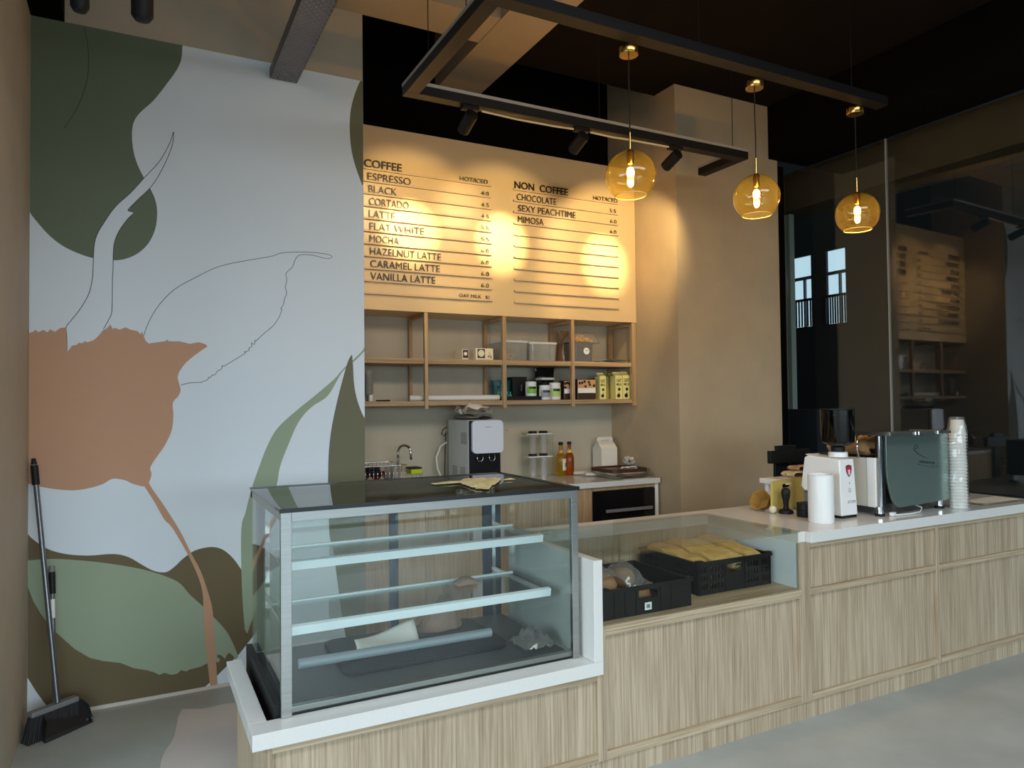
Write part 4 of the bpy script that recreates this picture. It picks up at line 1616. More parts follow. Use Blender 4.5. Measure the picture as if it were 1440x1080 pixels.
# pretzel bag, tub with round label, chips on top of it
pillow_bag('snack_bag', 'brown tinted film snack bag between the clear tub and the grey tub', 784.5, 803, 466, 4.90, 0.10, ZU, glass('brown_film', (0.62, 0.42, 0.26), 0.09, 0.15, veil=((0.40, 0.24, 0.12), 0.55)), 'bag', seed=2)
t, xc, yc, x0, x1, zt_ = tub('grey_tub', 'grey plastic tub with a round white label on the upper shelf', 807.5, 835, 482, 4.75, 0.17, ZU, mat('smoke_plastic', S(104, 102, 104), 0.3))
mb = MB()
mb.lathe([(0, 0.001), (0.027, 0.001), (0.027, 0)], (xc + 0.022, 4.7485 + 0.0005, ZU + 0.085), 28, Vector((0, -1, 0.03)).to_track_quat('Z', 'Y').to_matrix())
lb = mb.build('round_label', M_white, t)
mb = MB()
mb.box(xc + 0.014, xc + 0.020, 4.7468, 4.7478, ZU + 0.086, ZU + 0.092)
mb.box(xc + 0.026, xc + 0.033, 4.7468, 4.7478, ZU + 0.086, ZU + 0.092)
mb.build('lettering', M_navy, lb)
mb = MB()
mb.box(x0 + 0.012, x1 - 0.012, 4.756, 4.757, ZU + 0.008, ZU + 0.055)
mb.bm.free()
mb = MB()
rnd = random.Random(8)
cw = 0.09
for k in range(90):
    a = rnd.uniform(0, 2 * pi)
    r = sqrt(rnd.random())
    px_, py_ = xc + 0.02 + r * cos(a) * 0.11, yc + r * sin(a) * 0.06
    z = zt_ + 0.012 + (1 - r) * 0.05 * rnd.random() + 0.006
    M = Matrix.Rotation(rnd.uniform(0, 3), 3, 'X') @ Matrix.Rotation(rnd.uniform(0, 3), 3, 'Z')
    mb.lathe([(0, -0.0012), (0.013, 0.002), (0.0125, 0.004), (0, 0.001)], (px_, py_, z), 8, M)
ch = mb.build('chips', mat('golden_chip', S(226, 164, 62), 0.55, noise_amt=0.12, nscale=30), smooth='all', label='golden chips in a clear bag on the grey tub', cat='chips', kind='stuff')
mb = MB()
for s in (1, -1):
    mb.sheet(lambda u, v, s=s: Vector((xc + 0.02 + (u - 0.5) * s * 0.29, yc + (v - 0.5) * 0.15, zt_ + 0.002 + (0.085 if s > 0 else 0.004) * max(0, (1 - (2 * u - 1) ** 4) * (1 - (2 * v - 1) ** 4)) ** 0.6 + 0.006 * noise.noise(Vector((u * 6, v * 6, 2))))), 20, 12)
mb.build('chip_bag', G_film, smooth='all', label='crinkled clear chip bag lying on top of the grey tub', cat='bag')
mb = MB()
x0, x1 = px_box(848, 882, 4.76, ZU)
cloth_stack(mb, x0, x1, 4.735, 4.93, ZU + 0.0005, 2, 0.011, 31, 0.006)
mb.build('paper_sleeves', M_paper, smooth='all', label='thin stack of white paper sleeves at the right end of the upper shelf', cat='paper')

# lower shelf: cup stack, small jar, pen, long paper rolls
x0, x1 = px_box(513.5, 526, 4.78, ZL)
cupr = (x1 - x0) / 2
cupx = (x0 + x1) / 2
cs = [None] * 6
for k in range(6):
    mb = MB()
    z = ZL + 0.0005 + k * 0.027
    mb.lathe([(cupr * 0.70, z), (cupr * 0.98, z + 0.075), (cupr, z + 0.077), (cupr * 0.96, z + 0.075), (cupr * 0.68, z + 0.002)], (cupx, 4.80, 0), 24)
    mb.build('plastic_cup', G_plast, smooth='all', label='clear plastic cup, %s of the nested stack on the lower shelf' % ['lowest', 'second lowest', 'third lowest', 'third highest', 'second highest', 'topmost'][k], cat='cup', group='stacked clear cups')
x0, x1 = px_box(518.5, 524.5, 4.735, ZL)
mb = MB()
mb.lathe([(0.0, 0.0), (0.0135, 0.001), (0.0145, 0.005), (0.0145, 0.042), (0.012, 0.045), (0, 0.046)], ((x0 + x1) / 2, 4.736, ZL + 0.0005), 20)
mb.build('small_white_tub', M_white, smooth=True, label='small white lidded tub in front of the clear cup stack', cat='tub')
x0, x1 = px_box(529, 549, 4.74, ZL)
mb = MB()
mb.tube([(x0, 4.745, ZL + 0.006), (x0 + 0.02, 4.746, ZL + 0.006), (x1, 4.75, ZL + 0.006)], 0.005, 8)
mb.build('marker_pen', [M_bplast], smooth=True, label='dark marker pen lying near the left end of the lower shelf', cat='pen')
x0, x1 = px_box(576, 702, 4.77, ZL)
pr = thing('paper_roll', 'long white paper roll lying along the lower shelf', 'paper roll', ((x0 + x1) / 2, 4.775, ZL))
mb = MB()
mb.cyl((x0, 4.775, ZL + 0.021), (x1 - 0.04, 4.775, ZL + 0.021), 0.020, n=20)
mb.build('roll', M_paper, pr, smooth=True)
mb = MB()
mb.cyl((x1 - 0.0395, 4.775, ZL + 0.021), (x1, 4.775, ZL + 0.021), 0.0195, n=20)
mb.build('end_cap', M_ivory, pr, smooth=True)

# teal bag, black box, tray, jars, packs
t, xc, yc, w_, h_ = pillow_bag('teal_bag', 'dark teal coffee bag behind the second shelf post', 690, 719, 535, 4.92, 0.07, ZL, mat('teal_foil', S(18, 74, 74), 0.4), 'bag', seed=6, pinch=False)
mb = MB()
mb.text('RE', 0.045, board((1, 0, 0), (0, 0, 1), (xc - w_ * 0.30, yc - 0.044, ZL + 0.022)), w_ * 0.26, 0.002)
mb.text('SA', 0.045, board((1, 0, 0), (0, 0, 1), (xc + w_ * 0.14, yc - 0.044, ZL + 0.022)), w_ * 0.26, 0.002)
mb.build('lettering', mat('pale_teal_print', S(90, 190, 170), 0.5), t)
yb_ = 4.90
x0, x1 = px_box(721, 741, yb_, ZL + 0.1)
bx = thing('black_gift_box', 'black square box standing behind the low black tray on the lower shelf', 'box', ((x0 + x1) / 2, yb_ + 0.05, ZL))
mb = MB()
mb.box(x0, x1, yb_, yb_ + 0.10, ZL + 0.0005, zat(728, 530, yb_))
mb.build('box_body', M_bplast, bx, bevel=0.003)
mb = MB()
mb.box((x0 + x1) / 2 + 0.01, (x0 + x1) / 2 + 0.02, yb_ - 0.001, yb_ - 0.0002, ZL + 0.07, ZL + 0.12)
mb.build('emblem', M_greypl, bx)
x0, x1 = px_box(714, 762, 4.735, ZL)
mb = MB()
mb.box(x0, x1, 4.735, 4.88, ZL + 0.0005, ZL + 0.028)
mb.build('black_tray', M_bplast, bevel=0.004, label='low black tray along the front of the lower shelf', cat='tray')
ztr = ZL + 0.029
M_green = mat('lime_label', S(128, 186, 60), 0.5)


def jar(label, p0, p1, ptop, y, zb_, labm, capm=None, black_top=False):
    x0, x1 = px_box(p0, p1, y, zb_ + 0.04)
    r = (x1 - x0) / 2
    zt_ = zat((p0 + p1) / 2, ptop, y)
    h = zt_ - zb_
    t = thing('white_jar', label, 'jar', ((x0 + x1) / 2, y + r, zb_), 'white jars on the lower shelf')
    mb = MB()
    mb.lathe([(0, 0.0005), (r * 0.95, 0.001), (r, 0.006), (r, h * 0.74), (r * 0.9, h * 0.79), (0, h * 0.79)], (0, 0, 0), 28)
    mb.build('jar_body', M_white, t, smooth=True, local=True)
    mb = MB()
    mb.lathe([(r * 0.96, h * 0.795), (r * 0.98, h * 0.99), (r * 0.9, h), (0, h)], (0, 0, 0), 28)
    mb.build('lid', capm or M_white, t, smooth=True, local=True)
    mb = MB()
    mb.sheet(lambda u, v: Vector(((r + 0.0008) * sin(-1.2 + 2.4 * u), -(r + 0.0008) * cos(-1.2 + 2.4 * u), h * (0.18 + 0.5 * v))), 14, 1)
    lb = mb.build('label', labm, t, smooth='all', local=True)
    mb = MB()
    mb.sheet(lambda u, v: Vector(((r + 0.0016) * sin(-0.8 + 1.3 * u), -(r + 0.0016) * cos(-0.8 + 1.3 * u), h * (0.50 + 0.14 * v))), 8, 1)
    mb.build('dark_band', M_letter, lb, smooth='all', local=True)
    return t


jar('white jar with green label standing on the low black tray', 743.5, 757.5, 536.5, 4.75, ztr, M_green)
jar('shorter white jar with grey label, front left of the pair on the lower shelf', 763, 777, 541.5, 4.72, ZL, mat('grey_label', S(150, 150, 160), 0.5))
jar('taller white tub with green and white label, front right of the pair', 777.5, 791.5, 538, 4.72, ZL, mat('pale_green_label', S(176, 206, 110), 0.5))
# foil bag behind
t, xc, yc, w_, h_ = pillow_bag('foil_bag', 'glossy black foil bag standing behind the white jars', 752, 780, 517.5, 4.93, 0.09, ZL, mat('black_foil', (0.012, 0.012, 0.013), 0.12), 'bag', seed=9, crumple=0.02)
t, xc, yc, x0, x1, zt_ = tub('glass_canister', 'clear square canister with dark contents behind the white jars', 762, 780, 531, 4.82, 0.1, ZL, G_clear, G_lid)


# cookie packs and cartons
def pack(label, p0, p1, ptop, y):
    x0, x1 = px_box(p0, p1, y, ZL + 0.05)
    h = zat((p0 + p1) / 2, ptop, y) - ZL
    w_ = x1 - x0
    t = thing('cookie_pack', label, 'pack', ((x0 + x1) / 2, y + 0.04, ZL), 'cookie packs on the lower shelf')
    mb = MB()
    mb.box(-w_ / 2, w_ / 2, -0.04, 0.04, 0.0005, h * 0.93)
    mb.build('pack_body', mat('dark_pack', S(58, 40, 28), 0.35), t, bevel=0.006, local=True)
    mb = MB()
    mb.box(-w_ / 2 + 0.004, w_ / 2 - 0.004, -0.0415, -0.0402, h * 0.30, h * 0.52)
    mb.build('white_band', M_white, t, local=True)
    mb = MB()
    mb.box(-w_ / 2 + 0.004, w_ / 2 - 0.004, -0.0412, -0.0402, h * 0.52, h * 0.90)
    pan = mb.build('print_panel', mat('tan_print', S(196, 150, 104), 0.5), t, local=True)
    mb = MB()
    rnd = random.Random(int(p0))
    for k in range(7):
        u, v = rnd.uniform(-0.4, 0.4) * w_, h * rnd.uniform(0.58, 0.84)
        mb.lathe([(0, 0.0007), (0.011, 0.0007), (0.011, 0)], (u, -0.0413, v), 10, Vector((0, -1, 0)).to_track_quat('Z', 'Y').to_matrix())
    mb.build('printed_blots', M_letter, pan, local=True)
    return t


pack('cookie pack partly behind the shelf post, right of the white tub', 793, 804, 533, 4.76)
pack('wide cookie pack with tan print and white band in the right bay', 812, 838, 531, 4.75)
pack('cookie pack tucked behind the wide one, beside the first carton', 833, 843.5, 530, 4.85)
M_oat = mat('pale_yellow_carton', S(222, 214, 138), 0.5)
M_oats = mat('olive_carton_side', S(160, 152, 84), 0.5)
cart = [(843.5, 852.5, 524, 4.755, 'yellow oat milk carton, first from the left in the row'), (853, 858.5, 525, 4.83, 'olive sided oat milk carton, second from the left, set back'), (859, 865, 524.5, 4.80, 'olive sided oat milk carton, third from the left, set back'), (865.5, 875.5, 523, 4.755, 'yellow oat milk carton, second from the right end'), (876, 886.5, 522.5, 4.755, 'yellow oat milk carton at the right end of the row')]
for i, (p0, p1, ptop, y, l) in enumerate(cart):
    x0, x1 = px_box(p0, p1, y, ZL + 0.1)
    w_ = x1 - x0 - 0.002
    h = zat((p0 + p1) / 2, ptop, y) - ZL
    t = thing('milk_carton', l, 'carton', ((x0 + x1) / 2, y + 0.035, ZL), 'oat milk cartons on the lower shelf')
    side = i in (1, 2)
    mb = MB()
    d2 = 0.035 if i not in (1, 2) else 0.03
    mb.box(-w_ / 2, w_ / 2, -d2, d2, 0.0005, h * 0.86)
    mb.build('carton_body', M_oats if side else M_oat, t, bevel=0.001, local=True)
    mb = MB()
    mb.prism([(-w_ / 2, -d2, h * 0.861), (w_ / 2, -d2, h * 0.861), (w_ / 2, 0.01, h * 0.96), (w_ / 2, 0.01, h), (-w_ / 2, 0.01, h), (-w_ / 2, 0.01, h * 0.96)][:3] + [(-w_ / 2, 0.01, h * 0.96)], (0, d2 - 0.012, 0))
    mb.box(-w_ / 2, w_ / 2, 0.005, 0.011, h * 0.955, h)
    mb.build('gable_top', M_oat if not side else M_oats, t, local=True)
    if not side:
        mb = MB()
        mb.text('OAT', h * 0.13, board((1, 0, 0), (0, 0, 1), (-w_ * 0.36, -d2 - 0.0004, h * 0.62)), w_ * 0.74, 0.0006, bold=0.02)
        mb.text('MILK', h * 0.085, board((1, 0, 0), (0, 0, 1), (-w_ * 0.36, -d2 - 0.0004, h * 0.50)), w_ * 0.74, 0.0006, bold=0.02)
        mb.lathe([(0, 0.0006), (w_ * 0.2, 0.0006), (w_ * 0.2, 0)], (w_ * 0.02, -d2 - 0.0002, h * 0.36), 6, Vector((0, -1, 0)).to_track_quat('Z', 'Y').to_matrix())
        mb.lathe([(0, 0.0006), (w_ * 0.24, 0.0006), (w_ * 0.24, 0)], (-w_ * 0.08, -d2 - 0.0002, h * 0.13), 12, Vector((0, -1, 0)).to_track_quat('Z', 'Y').to_matrix())
        mb.box(-w_ * 0.02, w_ * 0.06, -d2 - 0.0008, -d2 - 0.0002, h * 0.14, h * 0.25)
        mb.build('carton_print', M_letter, t, local=True)
# ================================================================ coffee bar
ZC = 0.8975
M_gr = mat('warm_white_enamel', S(236, 234, 230), 0.3)

# white canister standing in front of the grinder
cn = thing('white_canister', 'tall plain white cylinder canister at the near corner of the coffee bar', 'canister', (3.185, 2.62, ZC))
mb = MB()
mb.lathe([(0, 0.0), (0.062, 0.0), (0.064, 0.004), (0.064, 0.245), (0.060, 0.248), (0.058, 0.24), (0.058, 0.02), (0, 0.02)], (0, 0, 0), 36)
mb.build('canister_body', M_gr, cn, smooth=True, local=True)
mb = MB()
mb.tube([(0.063 * cos(2 * pi * k / 36), 0.063 * sin(2 * pi * k / 36), 0.249) for k in range(36)], 0.003, 6, True)
mb.build('rim', M_white, cn, smooth='all', local=True)

# grinder
gx0, gx1, gy = 3.356, 3.488, 2.63
gr = thing('coffee_grinder', 'white coffee grinder with black bean hopper and red shield emblem', 'coffee grinder', ((gx0 + gx1) / 2, 2.74, ZC))
mb = MB()
mb.box(gx0 + 0.004, gx1 - 0.002, gy + 0.004, 2.87, ZC + 0.0005, ZC + 0.014)
mb.build('base', M_bplast, gr, bevel=0.003)
mb = MB()
prof = [(gy, ZC + 0.014), (gy + 0.012, 1.214), (2.845, 1.226), (2.872, 1.215), (2.895, 1.05), (2.872, 1.025), (2.835, 1.028), (2.83, 0.955), (2.87, 0.935), (2.87, ZC + 0.014)]
mb.prism([(gx0, y, z) for y, z in prof], (gx1 - gx0, 0, 0))
bm_ = mb.bm
bm_.verts.ensure_lookup_table()
for v in bm_.verts:
    if v.co.z > 1.1:
        v.co.x += (0.006 if v.co.x < 3.4 else -0.010)
body = mb.build('grinder_body', M_gr, gr, bevel=0.006)
mb = MB()
xc = (gx0 + gx1) / 2
mb.box(gx0 + 0.012, gx1 - 0.02, 2.85, 2.868, 1.2275, 1.232)
mb.build('top_button', M_white, gr, bevel=0.002)
mb = MB()
hx, hy = 3.452, 2.72
mb.lathe([(0.050, 1.2215), (0.050, 1.248), (0.046, 1.250), (0, 1.250)], (hx, hy, 0), 28)
mb.build('hopper_seat', M_gr, gr, smooth=True)
mb = MB()
mb.lathe([(0.036, 1.2505), (0.036, 1.276), (0, 1.276)], (hx, hy, 0), 28)
mb.build('hopper_collar', M_bplast, gr, smooth=True)
G_smoke = glass('smoked_hopper', (0.10, 0.09, 0.09), 0.06)
mb = MB()
mb.lathe([(0.036, 1.277), (0.080, 1.300), (0.087, 1.310), (0.089, 1.478), (0.091, 1.482)], (hx, hy, 0), 36, cap=False)
mb.build('hopper', G_smoke, gr, smooth='all')
mb = MB()
mb.lathe([(0.0, 1.290), (0.052, 1.292), (0.078, 1.308), (0.084, 1.32), (0.085, 1.45), (0, 1.455)], (hx, hy, 0), 36)
mb.build('coffee_beans', mat('dark_beans', (0.010, 0.006, 0.004), 0.5, bump=0.6, bscale=90), gr, smooth=True)
mb = MB()
mb.lathe([(0.0905, 1.4825), (0.0905, 1.488), (0, 1.490)], (hx, hy, 0), 36)
mb.build('hopper_lid', M_bplast, gr, smooth=True)
# emblem on the front face (the face leans back a little)
lean = 0.012 / (1.214 - ZC - 0.014)
fy = lambda z: gy + (z - ZC - 0.014) * lean - 0.0008
sv = Vector((0, lean, 1)).normalized()


def on_face(x, z):
    return board((1, 0, 0), sv, (x, fy(z), z))


def shield(mb, x, z, w_, h_, d):
    pts = []
    for k in range(9):
        pts.append((-w_ / 2 + w_ * k / 8, h_ * 0.38 + 0.10 * h_ * sin(pi * k / 8)))
    pts += [(w_ * 0.5, h_ * 0.1), (w_ * 0.42, -h_ * 0.15), (w_ * 0.2, -h_ * 0.40), (0, -h_ * 0.52), (-w_ * 0.2, -h_ * 0.40), (-w_ * 0.42, -h_ * 0.15), (-w_ * 0.5, h_ * 0.1)]
    mb.prism([(u, v, 0) for u, v in pts], (0, 0, d), on_face(x, z))


ex, ez = 3.432, 1.152
mb = MB()
shield(mb, ex, ez, 0.046, 0.066, 0.0010)
em = mb.build('emblem', mat('emblem_dark', S(70, 20, 34), 0.4), gr, label='red and dark shield emblem')
mb = MB()
shield(mb, ex, ez, 0.038, 0.056, 0.0016)
mb.build('emblem_field', mat('emblem_red', S(176, 40, 62), 0.4), em)
mb = MB()
shield(mb, ex, ez - 0.010, 0.018, 0.034, 0.0022)
mb.build('emblem_figure', mat('emblem_pink', S(232, 190, 196), 0.4), em)
mb = MB()
mb.tube([on_face(ex, 1.047) @ Vector((0.008 * cos(2 * pi * k / 16), 0.011 * sin(2 * pi * k / 16), 0.0006)) for k in range(16)], 0.0010, 5, True)
mb.box(-0.002, 0.002, -0.006, 0.006, 0, 0.0010, on_face(ex, 1.085))
mb.build('grind_marks', M_greypl, gr)
mb = MB()
mb.text('ATOM', 0.016, on_face(ex - 0.022, 0.976), 0.062, 0.0008, bold=-0.015)
mb.build('lettering', M_greypl, gr)

# espresso machine
mx0, mx1, my0, my1 = 3.612, 4.205, 2.567, 3.06
em_ = thing('espresso_machine', 'steel espresso machine with curved green-grey mirror back panel and chrome column', 'espresso machine', ((mx0 + mx1) / 2, 2.8, ZC))
for x, y in ((3.615, 2.59), (4.165, 2.60), (3.635, 3.02), (4.165, 3.02)):
    mb = MB()
    mb.lathe([(0.026, 0.0005), (0.026, 0.012), (0.021, 0.014), (0, 0.014)], (x, y, ZC), 20)
    f = mb.build('foot', M_bplast, em_, smooth=True)
    mb = MB()
    mb.lathe([(0.019, 0.0145), (0.019, 0.052), (0, 0.052)], (x, y, ZC), 20)
    mb.build('foot_sleeve', M_chrome, f, smooth=True)
mb = MB()
mb.box(3.625, 4.175, 2.62, my1, ZC + 0.053, 1.215)
mb.build('body', mat('dark_machine_metal', S(60, 60, 58), 0.4, 0.6), em_, bevel=0.003)
mb = MB()
mb.box(3.606, 3.624, 2.655, my1, ZC + 0.045, 1.212)
mb.build('side_panel', mat('cream_side_panel', S(214, 208, 192), 0.4), em_, bevel=0.003, label='cream side panel')
mb = MB()
mb.box(3.600, 3.624, 2.60, 2.653, ZC + 0.045, 1.215)
mb.build('side_trim', M_gr, em_, bevel=0.003)
mb = MB()
mb.cyl((3.615, 2.582, ZC + 0.053), (3.615, 2.582, 1.335), 0.0115, n=16)
mb.build('chrome_column', M_chrome, em_, smooth=True)
mb = MB()
mb.box(3.63, 3.648, 2.575, 2.62, 0.955, 1.335)
mb.build('column_shadow_gap', M_bplast, em_)
# mirror back panel with a big rounded lower left corner
mb = MB()
px0, px1, pz0, pz1 = 3.648, 4.206, 0.936, 1.338
pts = [(px1, pz1), (px0, pz1)]
for k in range(13):
    a = pi * 0.5 * k / 12
    pts.append((px0 + 0.11 * (1 - cos(a)), pz0 + 0.24 * (1 - sin(a))))
pts += [(px1, pz0 + 0.014)]
mb.prism([(x, 2.566, z) for x, z in pts], (0, 0.010, 0))
mir = mb.build('mirror_panel', mat('green_mirror', S(150, 168, 160), 0.18, 0.75), em_, bevel=0.001)
M_eng = mat('engraved_dark', S(50, 62, 60), 0.4, 0.3)
mb = MB()
q = lambda px, py: at(px, py, Y=2.565)
ring = [q(1288.5 + 2.4 * cos(2 * pi * k / 16), 628 + 2.6 * sin(2 * pi * k / 16)) for k in range(16)]
mb.tube(ring, 0.0022, 5, True)
mb.tube([q(*p) for p in ((1284.5, 630.5), (1287, 634), (1291, 638), (1297, 641.5), (1306, 644))], [0.003, 0.004, 0.0028, 0.002, 0.001], 6)
mb.tube([q(*p) for p in ((1289, 652), (1298, 654.5), (1308, 656), (1319, 656.5), (1319, 649))], 0.0016, 5)
for k in range(7):
    a, b = q(1293 + 3.2 * k, 648.5 + 0.35 * k), q(1295 + 3.2 * k, 650.5 + 0.35 * k)
    mb.box(a.x, b.x, 2.5640, 2.5655, b.z, a.z + 0.004)
mb.build('engraving', M_eng, mir)
mb = MB()
mb.box(3.590, 4.130, 2.50, 2.75, 1.340, 1.346)
mb.box(3.590, 4.130, 2.50, 2.503, 1.346, 1.356)
mb.box(3.590, 3.593, 2.503, 2.75, 1.346, 1.358)
mb.box(3.586, 3.590, 2.742, 2.75, 1.340, 1.375)
mb.box(4.127, 4.130, 2.503, 2.75, 1.346, 1.356)
mb.build('cup_tray', M_steel, em_, bevel=0.001)
for x in (3.80, 3.83, 4.0):
    mb = MB()
    mb.cyl((x, 2.4955, 1.340), (x, 2.4955, 1.357), 0.004, n=8)
    mb.build('tray_pin', M_chrome, em_)
mb = MB()
mb.tube([(3.60, 2.70, 1.215), (3.585, 2.70, 1.26), (3.585, 2.70, 1.335)], 0.006)
mb.build('steam_wand', M_chrome, em_, smooth='all')
mb = MB()
cloth_stack(mb, 3.63, 3.95, 2.66, 2.95, 1.2165, 1, 0.085, 51, 0.01)
mb.build('kraft_paper_bag', M_kraft, smooth='all', label='brown kraft paper bag lying on the machine behind the grinder hopper', cat='paper bag')
mb = MB()
mb.tube([(3.92, 2.62, ZC + 0.05), (3.97, 2.58, ZC + 0.02), (3.90, 2.545, ZC + 0.006), (3.80, 2.535, ZC + 0.005), (3.70, 2.545, ZC + 0.005), (3.68, 2.56, ZC + 0.005)], 0.004)
mb.build('white_cable', M_white, smooth='all', label='white cable trailing under the espresso machine', cat='cable')
mb = MB()
a = at(1256, 725, Z=ZC)
M = Matrix.Translation((a.x, a.y, ZC)) @ Matrix.Rotation(radians(20), 4, 'Z')
mb.box(-0.03, 0.012, -0.012, 0.012, 0.0005, 0.02, M)
mb.box(0.014, 0.032, -0.008, 0.008, 0.003, 0.015, M)
mb.build('white_plug', M_white, bevel=0.003, label='small white plug on the worktop in front of the espresso machine', cat='plug')

# bagged stack of paper cups
cx, cy = 4.262, 2.545
NC = 24
zc0 = ZC + 0.0005
for k in range(NC):
    mb = MB()
    z = zc0 + k * 0.0185
    # upside down cups: the wide rim is at the bottom
    mb.lathe([(0.0435, z + 0.002), (0.0465, z), (0.0485, z + 0.003), (0.0465, z + 0.006), (0.0435, z + 0.008), (0.033, z + 0.088), (0.031, z + 0.090), (0, z + 0.090)], (cx + 0.0025 * sin(k * 0.6), cy, 0), 24, cap=False)
    last = k == NC - 1
    mb.build('paper_cup', M_paper, smooth=True, label='topmost white paper cup of the tall upturned stack by the espresso machine' if last else 'white paper cup within the tall upturned stack by the espresso machine', cat='cup', group=None if last else 'upturned paper cup stack')
mb = MB()
zt_ = zc0 + NC * 0.0185 + 0.075


def bagfn(u, v):
    a = 2 * pi * u
    z = ZC + 0.001 + v * (zt_ + 0.012 - ZC)
    r = 0.050 - 0.014 * max(0, (v - 0.82) / 0.18) ** 1.5
    flare = max(0, 0.32 - v) / 0.32
    rx = r + flare ** 1.5 * 0.03 * max(0, cos(a)) + 0.006
    n = noise.noise(Vector((cos(a) * 2, sin(a) * 2, v * 9))) * 0.006
    return Vector((cx + (rx + n) * cos(a) + 0.008 * max(0, -cos(a)) * -1 * (v < 0.75), cy + (r + n) * sin(a), z))


mb.sheet(bagfn, 28, 30)
mb.build('plastic_sleeve', glass('thin_sleeve', (0.93, 0.93, 0.93), 0.06, 0.1, veil=((0.85, 0.86, 0.86), 0.08)), smooth='all', label='crinkled clear plastic sleeve around the tall paper cup stack', cat='plastic bag')
mb = MB()
cloth_stack(mb, 4.46, 4.86, 2.50, 2.66, ZC + 0.0005, 2, 0.008, 61, 0.004)
mb.build('napkin_stack', mat('cream_napkin', S(224, 212, 188), 0.85), smooth='all', label='flat stack of cream napkins at the far right end of the coffee bar', cat='napkins')

# cutting board, tamper, dosing cup, portafilter, scoop, egg
cb = thing('cutting_board', 'yellow plastic cutting board standing on edge behind the tamper', 'cutting board', (3.378, 3.0, ZC), rotz=atan2(3.053 - 2.96, 3.565 - 3.191))
L = sqrt((3.565 - 3.191) ** 2 + (3.053 - 2.96) ** 2) - 0.02
mb = MB()
H = 0.178
o_ = [(u, v + H / 2) for u, v in rrect(L, H, 0.025, 6)]
i_ = [(u - 0.02, v + H - 0.034) for u, v in rrect(0.11, 0.026, 0.0125, 6)]
for i in range(len(o_)):
    j = (i + 1) % len(o_)
    mb.prism([(o_[i][0], 0, o_[i][1]), (o_[j][0], 0, o_[j][1]), (i_[j][0], 0, i_[j][1]), (i_[i][0], 0, i_[i][1])], (0, 0.016, 0))
mb.build('board', mat('mustard_plastic', S(196, 172, 92), 0.5), cb, local=True, weld=True)
mb = MB()
mb.box(-0.028, 0.02, -0.006, 0.006, H - 0.03, H - 0.022)
mb.build('handle_label', M_white, cb, local=True)
sc_ = thing('scoop_bowl', 'amber plastic scoop bowl tipped on its side at the left of the cutting board', 'scoop', (3.262, 3.07, ZC))
mb = MB()
M = Matrix.Rotation(radians(-58), 4, 'Y') @ Matrix.Rotation(radians(12), 4, 'X')
pr_ = [(0.0, 0.0), (0.034, 0.0), (0.066, 0.075), (0.062, 0.075), (0.031, 0.004), (0, 0.004)]
mb.lathe(pr_, (0, 0, 0), 6, M.to_3x3())
zm = min(v.co.z for v in mb.bm.verts)
bmesh.ops.translate(mb.bm, verts=mb.bm.verts, vec=(0, 0.0, -zm + 0.0005))
mb.build('bowl', mat('amber_plastic', S(168, 126, 62), 0.35), sc_, local=True)
mb = MB()
a = at(1081, 716, Z=ZC + 0.02)
mb.lathe([(0.022 * cos(t), 0.022 + 0.022 * sin(t)) for t in [-pi / 2 + pi * k / 12 for k in range(13)]], (a.x, a.y - 0.03, ZC + 0.0005), 20, cap=False)
mb.build('white_ball', M_ivory, smooth='all', label='small cream egg shaped ball beside the scoop bowl', cat='ball')
tp = thing('tamper', 'black coffee tamper standing in front of the yellow cutting board', 'tamper', (3.262, 2.92, ZC))
mb = MB()
mb.lathe([(0, 0.0005), (0.040, 0.0005), (0.040, 0.012), (0.034, 0.020), (0.018, 0.026), (0, 0.026)], (0, 0, 0), 28)
mb.build('base', M_bplast, tp, smooth=True, local=True)
mb = MB()
mb.lathe([(0.017, 0.0265), (0.014, 0.04), (0.017, 0.07), (0.024, 0.10), (0.026, 0.12), (0.021, 0.137), (0.010, 0.144), (0, 0.145)], (0, 0, 0), 24)
mb.build('handle', M_bplast, tp, smooth=True, local=True)
mb = MB()
mb.lathe([(0, 0.0005), (0.042, 0.0005), (0.043, 0.004), (0.043, 0.036), (0.041, 0.038), (0.043, 0.040), (0.043, 0.072), (0.040, 0.076), (0.036, 0.074), (0, 0.072)], (3.262, 2.79, ZC), 28)
mb.build('dosing_cup', M_bplast, smooth=True, label='black round dosing cup between the tamper and the white canister', cat='dosing cup')
pf = thing('portafilter', 'black handled portafilter lying behind the white canister', 'portafilter', (3.40, 2.93, ZC))
mb = MB()
mb.lathe([(0.026, 0.0005), (0.034, 0.006), (0.036, 0.035), (0.034, 0.038), (0.031, 0.036), (0.030, 0.012), (0, 0.010)], (0.05, 0.06, 0.0), 24)
mb.build('basket', M_chrome, pf, smooth=True, local=True)
mb = MB()
mb.tube([(0.025, 0.035, 0.022), (-0.005, 0.0, 0.022), (-0.06, -0.07, 0.016), (-0.08, -0.095, 0.014)], [0.008, 0.012, 0.014, 0.011], 12)
mb.build('handle', M_bplast, pf, smooth='all', local=True)
mb = MB()
mb.lathe([(0, 0.0005), (0.034, 0.0005), (0.036, 0.03), (0.036, 0.055), (0, 0.056)], (3.46, 3.12, ZC), 24)
mb.build('coffee_container', mat('dark_brown_plastic', S(46, 26, 22), 0.3), smooth=True, label='dark brown round container behind the cutting board', cat='container')

